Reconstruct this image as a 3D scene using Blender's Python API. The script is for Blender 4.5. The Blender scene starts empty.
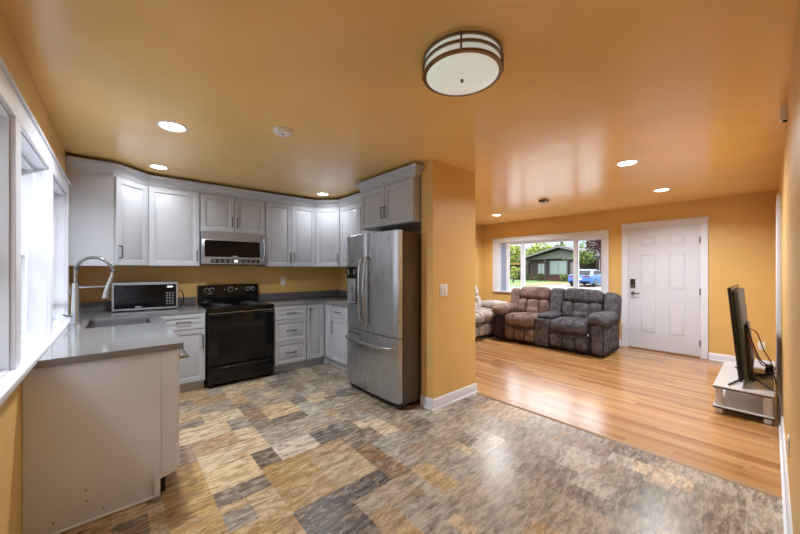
import bpy, bmesh, math, random
from mathutils import Vector, Matrix
PI = math.pi
rnd = random.Random(7)
S = bpy.context.scene
COL = S.collection

def lin(r, g, b):
    f = lambda v: (v/255/12.92 if v/255 <= .04045 else ((v/255+.055)/1.055)**2.4)
    return (f(r), f(g), f(b), 1)

# ------------------------------------------------------------------ camera, world, light, exposure
XL, YR, YE, XF, YL = -.3565, -.070, 4.89, 6.775, 4.658      # left wall, right wall, kitchen back wall, far wall, living wall
HC = 2.44
cam = bpy.data.cameras.new('camera'); co = bpy.data.objects.new('camera', cam); COL.objects.link(co)
cam.sensor_width = 36; cam.lens = 36*323.73/800; cam.shift_y = 2.03/800; cam.clip_start = .01; cam.clip_end = 400
co.location = (0, 0, 1.373); co.rotation_euler = (PI/2, 0, -.7177)
S.camera = co

w = bpy.data.worlds.new('sky'); S.world = w; w.use_nodes = True
nt = w.node_tree; nt.nodes.clear()
tc = nt.nodes.new('ShaderNodeTexCoord'); sep = nt.nodes.new('ShaderNodeSeparateXYZ'); nt.links.new(tc.outputs['Generated'], sep.inputs[0])
cr = nt.nodes.new('ShaderNodeValToRGB'); nt.links.new(sep.outputs[2], cr.inputs[0])
cr.color_ramp.elements[0].position = .0; cr.color_ramp.elements[0].color = (.115, .125, .135, 1)
cr.color_ramp.elements[1].position = .14; cr.color_ramp.elements[1].color = (.125, .135, .145, 1)
e_ = cr.color_ramp.elements.new(.28); e_.color = (.62, .65, .69, 1)          # overcast: the cloud deck overhead is brighter than the horizon
e_ = cr.color_ramp.elements.new(.7); e_.color = (.72, .74, .76, 1)
bg = nt.nodes.new('ShaderNodeBackground'); nt.links.new(cr.outputs[0], bg.inputs[0]); bg.inputs[1].default_value = 3.3
out = nt.nodes.new('ShaderNodeOutputWorld'); nt.links.new(bg.outputs[0], out.inputs[0])

def area(name, loc, rot, sx, sy, power, color=(1, 1, 1), shape='RECTANGLE', spread=PI):
    l = bpy.data.lights.new(name, 'AREA'); l.shape = shape; l.size = sx
    if shape == 'RECTANGLE': l.size_y = sy
    l.energy = power; l.color = color; l.spread = spread
    o = bpy.data.objects.new(name, l); COL.objects.link(o); o.location = loc; o.rotation_euler = rot
    return o
LAMP = 12.0                                   # what the lens itself shows
BEAM = 24.0                                   # watts of each recessed lamp's downward beam
S.view_settings.view_transform = 'Standard'; S.view_settings.look = 'None'
S.view_settings.exposure = 1.42; S.view_settings.gamma = 1; S.view_settings.use_curve_mapping = False

# ------------------------------------------------------------------ materials
MATS = {}
def mat(name, col, rough=.5, metal=0, spec=.5, coat=0, bump=None, vary=None, emit=None, streak=None):
    if name in MATS: return MATS[name]
    m = bpy.data.materials.new(name); m.use_nodes = True; MATS[name] = m
    n = m.node_tree.nodes; L = m.node_tree.links; p = n['Principled BSDF']
    p.inputs['Base Color'].default_value = col; p.inputs['Roughness'].default_value = rough
    p.inputs['Metallic'].default_value = metal; p.inputs['Specular IOR Level'].default_value = spec
    p.inputs['Coat Weight'].default_value = coat; p.inputs['Coat Roughness'].default_value = .08
    t = n.new('ShaderNodeTexCoord')
    if vary:                                   # (scale, amount)
        no = n.new('ShaderNodeTexNoise'); no.inputs['Scale'].default_value = vary[0]; no.inputs['Detail'].default_value = 4
        L.new(t.outputs['Object'], no.inputs['Vector'])
        r = n.new('ShaderNodeValToRGB'); a = vary[1]
        r.color_ramp.elements[0].position = .3; r.color_ramp.elements[1].position = .7
        r.color_ramp.elements[0].color = tuple(c*(1-a) for c in col[:3])+(1,)
        r.color_ramp.elements[1].color = tuple(min(1, c*(1+a)) for c in col[:3])+(1,)
        L.new(no.outputs[0], r.inputs[0]); L.new(r.outputs[0], p.inputs['Base Color'])
    if streak:                                 # brushed metal: roughness streaks along z
        mp = n.new('ShaderNodeMapping'); mp.inputs['Scale'].default_value = streak
        L.new(t.outputs['Object'], mp.inputs[0]); no = n.new('ShaderNodeTexNoise'); no.inputs['Scale'].default_value = 3; no.inputs['Detail'].default_value = 5
        L.new(mp.outputs[0], no.inputs['Vector'])
        mr = n.new('ShaderNodeMapRange'); mr.inputs[3].default_value = rough-.1; mr.inputs[4].default_value = rough+.12
        L.new(no.outputs[0], mr.inputs[0]); L.new(mr.outputs[0], p.inputs['Roughness'])
    if bump:                                   # (scale, strength, distance)
        nb = n.new('ShaderNodeTexNoise'); nb.inputs['Scale'].default_value = bump[0]; nb.inputs['Detail'].default_value = 3
        L.new(t.outputs['Object'], nb.inputs['Vector'])
        b = n.new('ShaderNodeBump'); b.inputs['Strength'].default_value = bump[1]; b.inputs['Distance'].default_value = bump[2]
        L.new(nb.outputs[0], b.inputs['Height']); L.new(b.outputs[0], p.inputs['Normal'])
    if emit:
        p.inputs['Emission Color'].default_value = emit[0]; p.inputs['Emission Strength'].default_value = emit[1]
    return m

WALL = mat('orange_paint', lin(222, 183, 114), .44, bump=(3.2, .25, .02), vary=(1.5, .05))
CEIL = mat('orange_ceiling_paint', lin(246, 205, 134), .22, bump=(2.2, .35, .02), vary=(1.1, .07))
TRIM = mat('white_trim_paint', lin(226, 231, 243), .35)
VINYLW = mat('white_vinyl', lin(224, 229, 240), .3)
CAB = mat('white_cabinet_paint', lin(186, 190, 200), .32)
PANELW = mat('pale_end_panel', lin(224, 233, 253), .4, vary=(2.5, .03))
COUNTER = mat('grey_quartz', lin(128, 129, 133), .12, vary=(60, .08), coat=.3)
SPLASH = mat('dark_grey_splash', lin(104, 104, 108), .25, vary=(50, .08))
STEEL = mat('brushed_stainless', lin(172, 175, 180), .28, metal=.8, streak=(5, 5, .2))
STEEL2 = mat('brushed_stainless_trim', lin(164, 169, 178), .3, metal=.6, streak=(.7, 20, 20))
CHROME = mat('chrome', lin(176, 180, 187), .18, metal=.85)
NICKEL = mat('satin_nickel', lin(118, 117, 117), .3, metal=.85)
BRASSN = mat('brushed_bronze_nickel', lin(132, 116, 98), .3, metal=.8)
FSIDE = mat('dark_grey_enamel', lin(92, 86, 82), .35, metal=.3)
BLACKG = mat('black_gloss', lin(17, 17, 19), .14, spec=.35)
BLACKM = mat('black_matte', lin(26, 26, 28), .45)
BLACKE = mat('black_enamel', lin(22, 22, 24), .22)
GLASSB = mat('black_glass', lin(12, 12, 14), .1, spec=.3)
MARK = mat('white_print', lin(210, 210, 212), .5)
GREYMARK = mat('grey_print', lin(120, 122, 126), .5)
PLASTW = mat('white_plastic', lin(236, 236, 238), .35)
LENS = mat('frosted_lamp_glass', lin(226, 232, 226), .3, emit=((.9, 1, .95, 1), .13))
GLOW = mat('lit_lamp_lens', (1, 1, 1, 1), .5, emit=((1, .96, .9, 1), LAMP))
DISPLAY = mat('lit_display', lin(120, 140, 150), .3, emit=((.75, .9, 1, 1), .5))
FAB = mat('charcoal_plush', lin(84, 83, 90), .9, spec=.15, vary=(14, .45), bump=(90, .5, .004))
FABB = mat('warm_lit_plush', lin(118, 98, 90), .9, spec=.15, vary=(9, .45), bump=(90, .5, .004))  # charcoal plush with warm light put into its colour
FABL = mat('taupe_plush', lin(168, 156, 152), .9, spec=.15, vary=(6, .35), bump=(90, .5, .004))
FABD = mat('dark_plush', lin(58, 50, 54), .9, spec=.15, vary=(9, .25), bump=(90, .5, .004))
TVB = mat('tv_plastic', lin(52, 52, 52), .35)
STANDW = mat('grey_white_laminate', lin(206, 206, 212), .35)
SHELFG = mat('frosted_shelf', lin(200, 201, 206), .2)
RED = mat('red_cable', lin(150, 40, 32), .5)
YEL = mat('yellow_cable', lin(196, 164, 60), .5)
SEAL = mat('transition_strip_wood', lin(150, 120, 92), .5)

def glass_mat():
    m = bpy.data.materials.new('window_glass'); m.use_nodes = True; n = m.node_tree.nodes; n.clear(); L = m.node_tree.links
    o = n.new('ShaderNodeOutputMaterial'); mx = n.new('ShaderNodeMixShader'); t = n.new('ShaderNodeBsdfTransparent'); g = n.new('ShaderNodeBsdfGlossy')
    g.inputs['Roughness'].default_value = .01; f = n.new('ShaderNodeFresnel'); f.inputs[0].default_value = 1.35
    ge = n.new('ShaderNodeNewGeometry'); ml = n.new('ShaderNodeMath'); ml.operation = 'MULTIPLY'; sb = n.new('ShaderNodeMath'); sb.operation = 'SUBTRACT'
    sb.inputs[0].default_value = 1; L.new(ge.outputs['Backfacing'], sb.inputs[1]); L.new(f.outputs[0], ml.inputs[0]); L.new(sb.outputs[0], ml.inputs[1])
    L.new(ml.outputs[0], mx.inputs[0]); L.new(t.outputs[0], mx.inputs[1]); L.new(g.outputs[0], mx.inputs[2]); L.new(mx.outputs[0], o.inputs[0])
    return m
GLASS = glass_mat()

# slate-look vinyl: colour per tile (each its own tone, warm ones commoner at low x), veins from stretched noise
def slate_mat():
    m = bpy.data.materials.new('slate_vinyl'); m.use_nodes = True; n = m.node_tree.nodes; L = m.node_tree.links; p = n['Principled BSDF']
    a = n.new('ShaderNodeVertexColor'); a.layer_name = 'tile'
    t = n.new('ShaderNodeTexCoord'); mp = n.new('ShaderNodeMapping'); mp.inputs['Rotation'].default_value = (0, 0, -.55); mp.inputs['Scale'].default_value = (5, 17, 1)
    L.new(t.outputs['Object'], mp.inputs[0])
    n1 = n.new('ShaderNodeTexNoise'); n1.inputs['Scale'].default_value = 1.7; n1.inputs['Detail'].default_value = 11; n1.inputs['Roughness'].default_value = .74; n1.inputs['Distortion'].default_value = .5
    L.new(mp.outputs[0], n1.inputs['Vector'])
    def mr(lo, hi, a0, a1):
        r = n.new('ShaderNodeMapRange'); r.inputs[1].default_value = lo; r.inputs[2].default_value = hi; r.inputs[3].default_value = a0; r.inputs[4].default_value = a1
        L.new(n1.outputs[0], r.inputs[0]); return r
    sc = n.new('ShaderNodeVectorMath'); sc.operation = 'SCALE'; sc.inputs['Scale'].default_value = 1.12; L.new(a.outputs[0], sc.inputs[0])
    dk = n.new('ShaderNodeMixRGB'); dk.blend_type = 'MULTIPLY'; L.new(mr(.36, .53, 1, 0).outputs[0], dk.inputs[0]); L.new(sc.outputs[0], dk.inputs[1]); dk.inputs[2].default_value = (.3, .27, .25, 1)
    mul = n.new('ShaderNodeMixRGB'); L.new(mr(.53, .7, 0, .6).outputs[0], mul.inputs[0]); L.new(dk.outputs[0], mul.inputs[1]); mul.inputs[2].default_value = lin(206, 192, 168)
    # rust / vein tint, only on tiles whose alpha asks for it
    n2 = n.new('ShaderNodeTexNoise'); n2.inputs['Scale'].default_value = 1.2; n2.inputs['Detail'].default_value = 9; n2.inputs['Distortion'].default_value = .8; L.new(mp.outputs[0], n2.inputs['Vector'])
    r2 = n.new('ShaderNodeMapRange'); r2.inputs[1].default_value = .5; r2.inputs[2].default_value = .68; L.new(n2.outputs[0], r2.inputs[0])
    ma = n.new('ShaderNodeMath'); ma.operation = 'MULTIPLY'; L.new(r2.outputs[0], ma.inputs[0]); L.new(a.outputs['Alpha'], ma.inputs[1])
    mix = n.new('ShaderNodeMixRGB'); L.new(ma.outputs[0], mix.inputs[0]); L.new(mul.outputs[0], mix.inputs[1]); mix.inputs[2].default_value = lin(158, 116, 66)
    # pale cracks
    n3 = n.new('ShaderNodeTexNoise'); n3.inputs['Scale'].default_value = 1.1; n3.inputs['Detail'].default_value = 12; n3.inputs['Distortion'].default_value = 1.1; L.new(mp.outputs[0], n3.inputs['Vector'])
    ab = n.new('ShaderNodeMath'); ab.operation = 'SUBTRACT'; ab.inputs[1].default_value = .5; L.new(n3.outputs[0], ab.inputs[0])
    ab2 = n.new('ShaderNodeMath'); ab2.operation = 'ABSOLUTE'; L.new(ab.outputs[0], ab2.inputs[0])
    r3 = n.new('ShaderNodeMapRange'); r3.inputs[1].default_value = 0; r3.inputs[2].default_value = .02; r3.inputs[3].default_value = .7; r3.inputs[4].default_value = 0; L.new(ab2.outputs[0], r3.inputs[0])
    mx2 = n.new('ShaderNodeMixRGB'); L.new(r3.outputs[0], mx2.inputs[0]); L.new(mix.outputs[0], mx2.inputs[1]); mx2.inputs[2].default_value = lin(196, 184, 166)
    L.new(mx2.outputs[0], p.inputs['Base Color'])
    rr = n.new('ShaderNodeMapRange'); rr.inputs[3].default_value = .2; rr.inputs[4].default_value = .34; L.new(n1.outputs[0], rr.inputs[0]); L.new(rr.outputs[0], p.inputs['Roughness'])
    b = n.new('ShaderNodeBump'); b.inputs['Strength'].default_value = .25; b.inputs['Distance'].default_value = .003; L.new(n1.outputs[0], b.inputs['Height']); L.new(b.outputs[0], p.inputs['Normal'])
    return m
def plank_mat():
    m = bpy.data.materials.new('oak_strip_floor'); m.use_nodes = True; n = m.node_tree.nodes; L = m.node_tree.links; p = n['Principled BSDF']
    a = n.new('ShaderNodeVertexColor'); a.layer_name = 'tile'
    t = n.new('ShaderNodeTexCoord'); mp = n.new('ShaderNodeMapping'); mp.inputs['Scale'].default_value = (40, 2.2, 1); L.new(t.outputs['Object'], mp.inputs[0])
    n1 = n.new('ShaderNodeTexNoise'); n1.inputs['Scale'].default_value = 1.5; n1.inputs['Detail'].default_value = 6; L.new(mp.outputs[0], n1.inputs['Vector'])
    r1 = n.new('ShaderNodeMapRange'); r1.inputs[3].default_value = .72; r1.inputs[4].default_value = 1.25; L.new(n1.outputs[0], r1.inputs[0])
    mul = n.new('ShaderNodeVectorMath'); mul.operation = 'SCALE'; L.new(a.outputs[0], mul.inputs[0]); L.new(r1.outputs[0], mul.inputs['Scale'])
    L.new(mul.outputs[0], p.inputs['Base Color']); p.inputs['Roughness'].default_value = .24; p.inputs['Coat Weight'].default_value = .4; p.inputs['Coat Roughness'].default_value = .2
    b = n.new('ShaderNodeBump'); b.inputs['Strength'].default_value = .08; b.inputs['Distance'].default_value = .002; L.new(n1.outputs[0], b.inputs['Height']); L.new(b.outputs[0], p.inputs['Normal'])
    return m

# ------------------------------------------------------------------ mesh helpers
def box(bm, x0, x1, y0, y1, z0, z1, bev=0, seg=1):
    r = bmesh.ops.create_cube(bm, size=1)
    for v in r['verts']:
        v.co = Vector((x0+(v.co.x+.5)*(x1-x0), y0+(v.co.y+.5)*(y1-y0), z0+(v.co.z+.5)*(z1-z0)))
    if bev:
        es = list({e for v in r['verts'] for e in v.link_edges})
        bmesh.ops.bevel(bm, geom=es, offset=bev, segments=seg, affect='EDGES', profile=.5)
    return bm
def B(*a, **k): return box(bmesh.new(), *a, **k)
def softbox(bm, x0, x1, y0, y1, z0, z1, r, n=8, puff=0, wob=0, seed=0):
    c = Vector(((x0+x1)/2, (y0+y1)/2, (z0+z1)/2)); h = Vector(((x1-x0)/2, (y1-y0)/2, (z1-z0)/2))
    r = min(r, h.x*.98, h.y*.98, h.z*.98); rg = random.Random(seed); ph = [rg.uniform(0, 6) for _ in range(6)]
    tmp = bmesh.new(); bmesh.ops.create_cube(tmp, size=2)
    bmesh.ops.subdivide_edges(tmp, edges=tmp.edges[:], cuts=n, use_grid_fill=True)
    for v in tmp.verts:
        q = Vector((v.co.x*h.x, v.co.y*h.y, v.co.z*h.z))
        core = Vector([max(-(h[i]-r), min(h[i]-r, q[i])) for i in range(3)]); d = q-core
        if d.length > 1e-9: q = core+d.normalized()*r
        if puff:
            for i in range(3):
                j, k = (i+1) % 3, (i+2) % 3
                q[i] += puff*(q[i]/h[i])*max(0, 1-(q[j]/h[j])**2)*max(0, 1-(q[k]/h[k])**2)
        if wob:
            q += Vector((math.sin(9*q.y+ph[0])*math.sin(8*q.z+ph[1]), math.sin(10*q.x+ph[2])*math.sin(9*q.z+ph[3]), math.sin(8*q.x+ph[4])*math.sin(11*q.y+ph[5])))*wob
        v.co = q+c
    me = bpy.data.meshes.new('t'); tmp.to_mesh(me); tmp.free(); bm.from_mesh(me); bpy.data.meshes.remove(me)
    return bm
def tube(bm, pts, r, n=8, cap=True):
    pts = [Vector(p) for p in pts]; rings = []
    up = Vector((0, 0, 1))
    prev = None
    for i, p in enumerate(pts):
        if i == 0: d = pts[1]-p
        elif i == len(pts)-1: d = p-pts[i-1]
        else: d = (pts[i+1]-p).normalized()+(p-pts[i-1]).normalized()
        d.normalize()
        if prev is None:
            a = up.cross(d)
            if a.length < 1e-3: a = Vector((1, 0, 0)).cross(d)
        else:
            a = prev-d*prev.dot(d)
        a.normalize(); prev = a; b = d.cross(a)
        rr = r[i] if isinstance(r, (list, tuple)) else r
        rings.append([bm.verts.new(p+a*math.cos(2*PI*k/n)*rr+b*math.sin(2*PI*k/n)*rr) for k in range(n)])
    for i in range(len(rings)-1):
        for k in range(n): bm.faces.new((rings[i][k], rings[i][(k+1) % n], rings[i+1][(k+1) % n], rings[i+1][k]))
    if cap: bm.faces.new(rings[0][::-1]); bm.faces.new(rings[-1])
    return bm
def smooth_path(pts, sub=6):
    P = [Vector(p) for p in pts]; P = [2*P[0]-P[1]]+P+[2*P[-1]-P[-2]]; o = []
    for i in range(1, len(P)-2):
        for k in range(sub):
            t = k/sub; a, b, c, d = P[i-1:i+3]
            o.append(.5*((2*b)+(c-a)*t+(2*a-5*b+4*c-d)*t*t+(3*b-a-3*c+d)*t**3))
    o.append(P[-2]); return o
def lathe(bm, prof, n=24, c=(0, 0, 0), axis='z'):
    rings = []; c = Vector(c)
    for r, h in prof:
        ring = []
        for k in range(n):
            x, y = math.cos(2*PI*k/n)*r, math.sin(2*PI*k/n)*r
            v = {'z': (x, y, h), 'y': (x, h, y), 'x': (h, x, y)}[axis]
            ring.append(bm.verts.new(c+Vector(v)))
        rings.append(ring)
    for i in range(len(rings)-1):
        for k in range(n): bm.faces.new((rings[i][k], rings[i][(k+1) % n], rings[i+1][(k+1) % n], rings[i+1][k]))
    if prof[0][0] > 1e-5: bm.faces.new(rings[0])
    if prof[-1][0] > 1e-5: bm.faces.new(rings[-1])
    bmesh.ops.remove_doubles(bm, verts=bm.verts[:], dist=1e-6)
    return bm
def prism(bm, poly, a0, a1, axis='z', bev=0):
    """extrude a 2D polygon: axis z -> (x,y), axis y -> (x,z), axis x -> (y,z)"""
    f = {'z': lambda p, h: (p[0], p[1], h), 'y': lambda p, h: (p[0], h, p[1]), 'x': lambda p, h: (h, p[0], p[1])}[axis]
    A = [bm.verts.new(f(p, a0)) for p in poly]; Bv = [bm.verts.new(f(p, a1)) for p in poly]; n = len(poly)
    fs = [bm.faces.new(A), bm.faces.new(Bv)]
    for i in range(n): fs.append(bm.faces.new((A[i], A[(i+1) % n], Bv[(i+1) % n], Bv[i])))
    if bev: bmesh.ops.bevel(bm, geom=list({e for q in fs for e in q.edges}), offset=bev, segments=2, affect='EDGES', profile=.5)
    return bm
def loft(bm, secs, closed=True):
    rings = [[bm.verts.new(p) for p in s] for s in secs]; n = len(rings[0])
    for i in range(len(rings)-1):
        for k in range(n if closed else n-1): bm.faces.new((rings[i][k], rings[i][(k+1) % n], rings[i+1][(k+1) % n], rings[i+1][k]))
    if closed: bm.faces.new(rings[0]); bm.faces.new(rings[-1])
    return bm
def panel(bm, x0, x1, z0, z1, t=.02, st=.055, kind='raised'):
    """cabinet door / drawer front facing -y: back at y=0, front at y=-t, with routed frame and raised centre"""
    m = min(x1-x0, z1-z0); st = min(st, m*.28)
    if kind == 'raised':
        R = [(0, 0), (0, -t+.003), (.003, -t), (st-.004, -t), (st, -t+.003), (st+.003, -t+.012), (st+.012, -t+.012), (st+.03, -t+.002), (st+.034, -t+.001)]
    else:
        R = [(0, 0), (0, -t+.004), (.004, -t)]
    rings = []
    for i, y in R:
        i = min(i, m*.47)
        rings.append([bm.verts.new((x0+i, y, z0+i)), bm.verts.new((x1-i, y, z0+i)), bm.verts.new((x1-i, y, z1-i)), bm.verts.new((x0+i, y, z1-i))])
    for a, b in zip(rings, rings[1:]):
        for k in range(4): bm.faces.new((a[k], a[(k+1) % 4], b[(k+1) % 4], b[k]))
    bm.faces.new(rings[-1]); bm.faces.new(rings[0][::-1])
    return bm
def pull(x, z, ln, vert, y=-.02, r=.0068, proj=.032):
    bm = bmesh.new(); h = ln/2
    if vert: tube(bm, [(x, y+.002, z-h), (x, y-proj, z-h+.004), (x, y-proj, z+h-.004), (x, y+.002, z+h)], r)
    else: tube(bm, [(x-h, y+.002, z), (x-h+.004, y-proj, z), (x+h-.004, y-proj, z), (x+h, y+.002, z)], r)
    return bm

ROOTM = {}
def finish(bm, name, m, angle=40):
    bmesh.ops.recalc_face_normals(bm, faces=bm.faces[:])
    me = bpy.data.meshes.new(name); bm.to_mesh(me); bm.free()
    me.materials.append(m)
    me.shade_smooth(); me.set_sharp_from_angle(angle=math.radians(angle))
    return me
def tag(o, label, cat, group=None, kind=None):
    o['label'] = label; o['category'] = cat
    if group: o['group'] = group
    if kind: o['kind'] = kind
    return o
def root(name, label, cat, loc=(0, 0, 0), rz=0, group=None):
    o = bpy.data.objects.new(name, None); COL.objects.link(o); o.empty_display_size = .1
    o.location = loc; o.rotation_euler = (0, 0, rz); tag(o, label, cat, group)
    ROOTM[o] = Matrix.Translation(loc) @ Matrix.Rotation(rz, 4, 'Z')
    return o
def part(name, bm, m, parent, world=False, label=None, kind=None, angle=40):
    top = parent
    while top.parent: top = top.parent
    if world: bm.transform(ROOTM[top].inverted())
    o = bpy.data.objects.new(name, finish(bm, name, m, angle)); COL.objects.link(o); o.parent = parent
    if label: o['label'] = label
    if kind: o['kind'] = kind
    return o
def solo(name, bm, m, label=None, cat=None, loc=None, rz=0, group=None, angle=40):
    """a thing that is one mesh; bm in local coords about loc (loc None: world coords)"""
    o = bpy.data.objects.new(name, finish(bm, name, m, angle)); COL.objects.link(o)
    if loc: o.location = loc; o.rotation_euler = (0, 0, rz)
    if label: tag(o, label, cat, group)
    ROOTM[o] = Matrix.Translation(loc or (0, 0, 0)) @ Matrix.Rotation(rz, 4, 'Z')
    return o
def struct(name, bm, m, parent=None, angle=40):
    o = bpy.data.objects.new(name, finish(bm, name, m, angle)); COL.objects.link(o); o.parent = parent
    if not parent: o['kind'] = 'structure'; ROOTM[o] = Matrix.Identity(4)
    return o
def dup(o, loc, rz=None, label=None):
    r = o.copy(); COL.objects.link(r); r.location = loc
    if rz is not None: r.rotation_euler = (0, 0, rz)
    if label: r['label'] = label
    for ch in list(o.children):
        c = ch.copy(); COL.objects.link(c); c.parent = r
        for g in list(ch.children):
            d = g.copy(); COL.objects.link(d); d.parent = c
    return r
def wall_boxes(bm, u0, u1, holes, z0, z1, t0, t1, axis):
    """wall slab along u with rectangular holes (u0,u1,z0,z1); thickness t0..t1 on the other axis"""
    us = sorted({u0, u1, *[h[0] for h in holes], *[h[1] for h in holes]})
    for a, b in zip(us, us[1:]):
        hs = sorted([(h[2], h[3]) for h in holes if h[0] <= a+1e-6 and h[1] >= b-1e-6]); z = z0; spans = []
        for p, q in hs:
            if p > z: spans.append((z, p))
            z = q
        if z < z1: spans.append((z, z1))
        for p, q in spans:
            if axis == 'y': box(bm, t0, t1, a, b, p, q)
            else: box(bm, a, b, t0, t1, p, q)
    bmesh.ops.remove_doubles(bm, verts=bm.verts[:], dist=1e-5)
    return bm

# ------------------------------------------------------------------ floors
XW = 3.0
G = .0765; GX0 = .435-G*12; GY0 = 2.08-G*30
def palette(x, y):
    warm = max(.03, min(.95, .95-.48*(x-.2)-.05*(y-2)))
    r = rnd.random()
    if r < warm:
        c = rnd.choice([(198, 178, 148), (186, 160, 124), (210, 194, 168), (172, 146, 114), (200, 182, 154), (142, 122, 102), (128, 117, 108)])
        a = rnd.choice([.2, .5, .8, .0])
    else:
        c = rnd.choice([(166, 160, 150), (146, 141, 132), (184, 179, 170), (118, 113, 106), (156, 147, 134), (164, 151, 134), (134, 122, 110)])
        a = rnd.choice([0, 0, .15, .5])
    return lin(*c)[:3]+(a,)
KNOWN = [((.43, 2.26, .735, 2.56), (204, 180, 144), 0), ((.735, 2.31, .885, 2.57), (104, 92, 82), .1), ((.43, 2.11, .735, 2.26), (122, 112, 102), .1),
    ((.585, 1.85, .735, 2.08), (190, 168, 134), .1), ((.885, 2.33, 1.19, 2.54), (196, 184, 168), 0), ((1.05, 3.0, 1.355, 3.33), (200, 174, 134), .1),
    ((1.05, 2.85, 1.355, 3.0), (112, 104, 96), 0), ((1.19, 2.31, 1.46, 2.575), (100, 96, 92), .1), ((1.04, 1.78, 1.35, 2.08), (182, 164, 132), .1),
    ((1.04, 1.625, 1.35, 1.775), (88, 82, 78), 0), ((1.66, 1.29, 1.96, 1.62), (158, 154, 146), .0), ((1.5, 1.84, 1.8, 2.08), (160, 156, 150), 0),
    ((.74, 1.78, 1.04, 2.3), (168, 138, 94), .7), ((1.35, 1.62, 1.5, 2.08), (134, 108, 82), .8), ((.435, 1.55, .735, 1.85), (178, 148, 106), .6), ((.735, 1.4, 1.04, 1.78), (94, 88, 86), .1),
    ((.2, 2.08, .43, 2.7), (180, 146, 96), .5), ((.2, 1.5, .43, 2.08), (176, 142, 96), .5)]
def tile_floor(x0, x1, y0, y1, zb):
    bm = bmesh.new(); lay = bm.loops.layers.float_color.new('tile')
    nx, ny = int((x1-GX0)/G)+2, int((y1-GY0)/G)+2; occ = [[False]*ny for _ in range(nx)]
    tiles = []
    for (a, b, c, d), colr, al in KNOWN:
        i0, i1, j0, j1 = [round((v-o)/G) for v, o in ((a, GX0), (c, GX0), (b, GY0), (d, GY0))]
        for i in range(i0, i1):
            for j in range(j0, j1): occ[i][j] = True
        tiles.append((i0, i1, j0, j1, lin(*colr)[:3]+(al,)))
    sizes = [(4, 4), (4, 2), (4, 4), (2, 4), (4, 3), (2, 3), (3, 3), (6, 4), (4, 6), (2, 2), (4, 3)]
    for j in range(ny):
        for i in range(nx):
            if occ[i][j]: continue
            rnd.shuffle(sizes)
            for sx, sy in sizes+[(2, 2), (2, 1), (1, 2), (1, 1)]:
                if i+sx <= nx and j+sy <= ny and not any(occ[a][b] for a in range(i, i+sx) for b in range(j, j+sy)): break
            for a in range(i, i+sx):
                for b in range(j, j+sy): occ[a][b] = True
            tiles.append((i, i+sx, j, j+sy, palette(GX0+(i+sx/2)*G, GY0+(j+sy/2)*G)))
    for i0, i1, j0, j1, c in tiles:
        a, b = max(x0, GX0+i0*G), min(x1, GX0+i1*G); d, e = max(y0, GY0+j0*G), min(y1, GY0+j1*G)
        if b-a < 1e-4 or e-d < 1e-4: continue
        g = .0019
        for (p, q, r, s), cc in (((a, b, d, e), tuple(v*.4 for v in c[:3])+(0,)),):
            f = bm.faces.new([bm.verts.new(v) for v in ((p, r, 0), (q, r, 0), (q, s, 0), (p, s, 0))])
            ins = bmesh.ops.inset_region(bm, faces=[f], thickness=g)
            for l in f.loops: l[lay] = c
            for ff in ins['faces']:
                for l in ff.loops: l[lay] = cc
    box(bm, x0, x1, y0, y1, -.1, -.004)
    return bm
def plank_floor(x0, x1, y0, y1):
    bm = bmesh.new(); lay = bm.loops.layers.float_color.new('tile'); pw = .057; x = x0
    P = [(182, 136, 88), (174, 128, 80), (190, 147, 99), (166, 118, 71), (180, 133, 88), (156, 107, 63), (186, 141, 91), (176, 127, 84)]
    while x < x1:
        xe = min(x+pw, x1); y = y0-rnd.random()
        while y < y1:
            L = rnd.uniform(.35, 1.15); a, b = max(y, y0), min(y+L, y1); y += L
            if b-a < .002: continue
            c = lin(*rnd.choice(P)); k = rnd.uniform(.9, 1.08); c = tuple(v*k for v in c[:3])+(1,)
            f = bm.faces.new([bm.verts.new(v) for v in ((x, a, 0), (xe, a, 0), (xe, b, 0), (x, b, 0))])
            ins = bmesh.ops.inset_region(bm, faces=[f], thickness=.0007)
            for l in f.loops: l[lay] = c
            for ff in ins['faces']:
                for l in ff.loops: l[lay] = tuple(v*.42 for v in c[:3])+(1,)
        x = xe
    box(bm, x0, x1, y0, y1, -.1, -.004)
    return bm
o = struct('floor', tile_floor(XL, XW, YR, YE, 0), slate_mat())
o = struct('floor.001', plank_floor(XW, XF, YR, YL), plank_mat())
struct('trim_1', prism(bmesh.new(), [(XW-.022, .0005), (XW+.012, .0005), (XW+.008, .005), (XW-.016, .005)], YR+.02, 2.15, 'y'), SEAL)
struct('ceiling', B(XL-.16, XF+.16, YR-.12, YE+.16, HC, HC+.12), CEIL)

# ------------------------------------------------------------------ walls
LW = [(1.30, 2.19), (2.30, 3.18), (3.29, 4.17)]; LZ0, LZ1 = .93, 2.045
struct('wall_left', wall_boxes(bmesh.new(), YR-.12, YE, [(a, b, LZ0, LZ1) for a, b in LW], -.1, HC, XL-.16, XL, 'y'), WALL)
struct('wall_back', B(XL-.16, 3.0, YE, YE+.16, -.1, HC), WALL)
FW = (2.035, 4.235, .86, 1.995)
DO = (.705, 1.668, 0, 2.09)
struct('wall_front', wall_boxes(bmesh.new(), YR-.12, YL+.12, [FW, DO], -.1, HC, XF, XF+.17, 'y'), WALL)
D2 = (5.14, 5.94, 0, 2.06)
struct('wall_right', wall_boxes(bmesh.new(), XL, XF, [D2], -.1, HC, YR-.12, YR, 'x'), WALL)
struct('wall_living', B(3.0, XF, YL, YL+.12, -.1, HC), WALL)
bm = bmesh.new(); box(bm, 2.877, 3.0, 2.325, YE, 0, HC); box(bm, 2.316, 3.005, 2.166, 2.325, 0, HC)
struct('wall_partition', bm, WALL)

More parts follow.
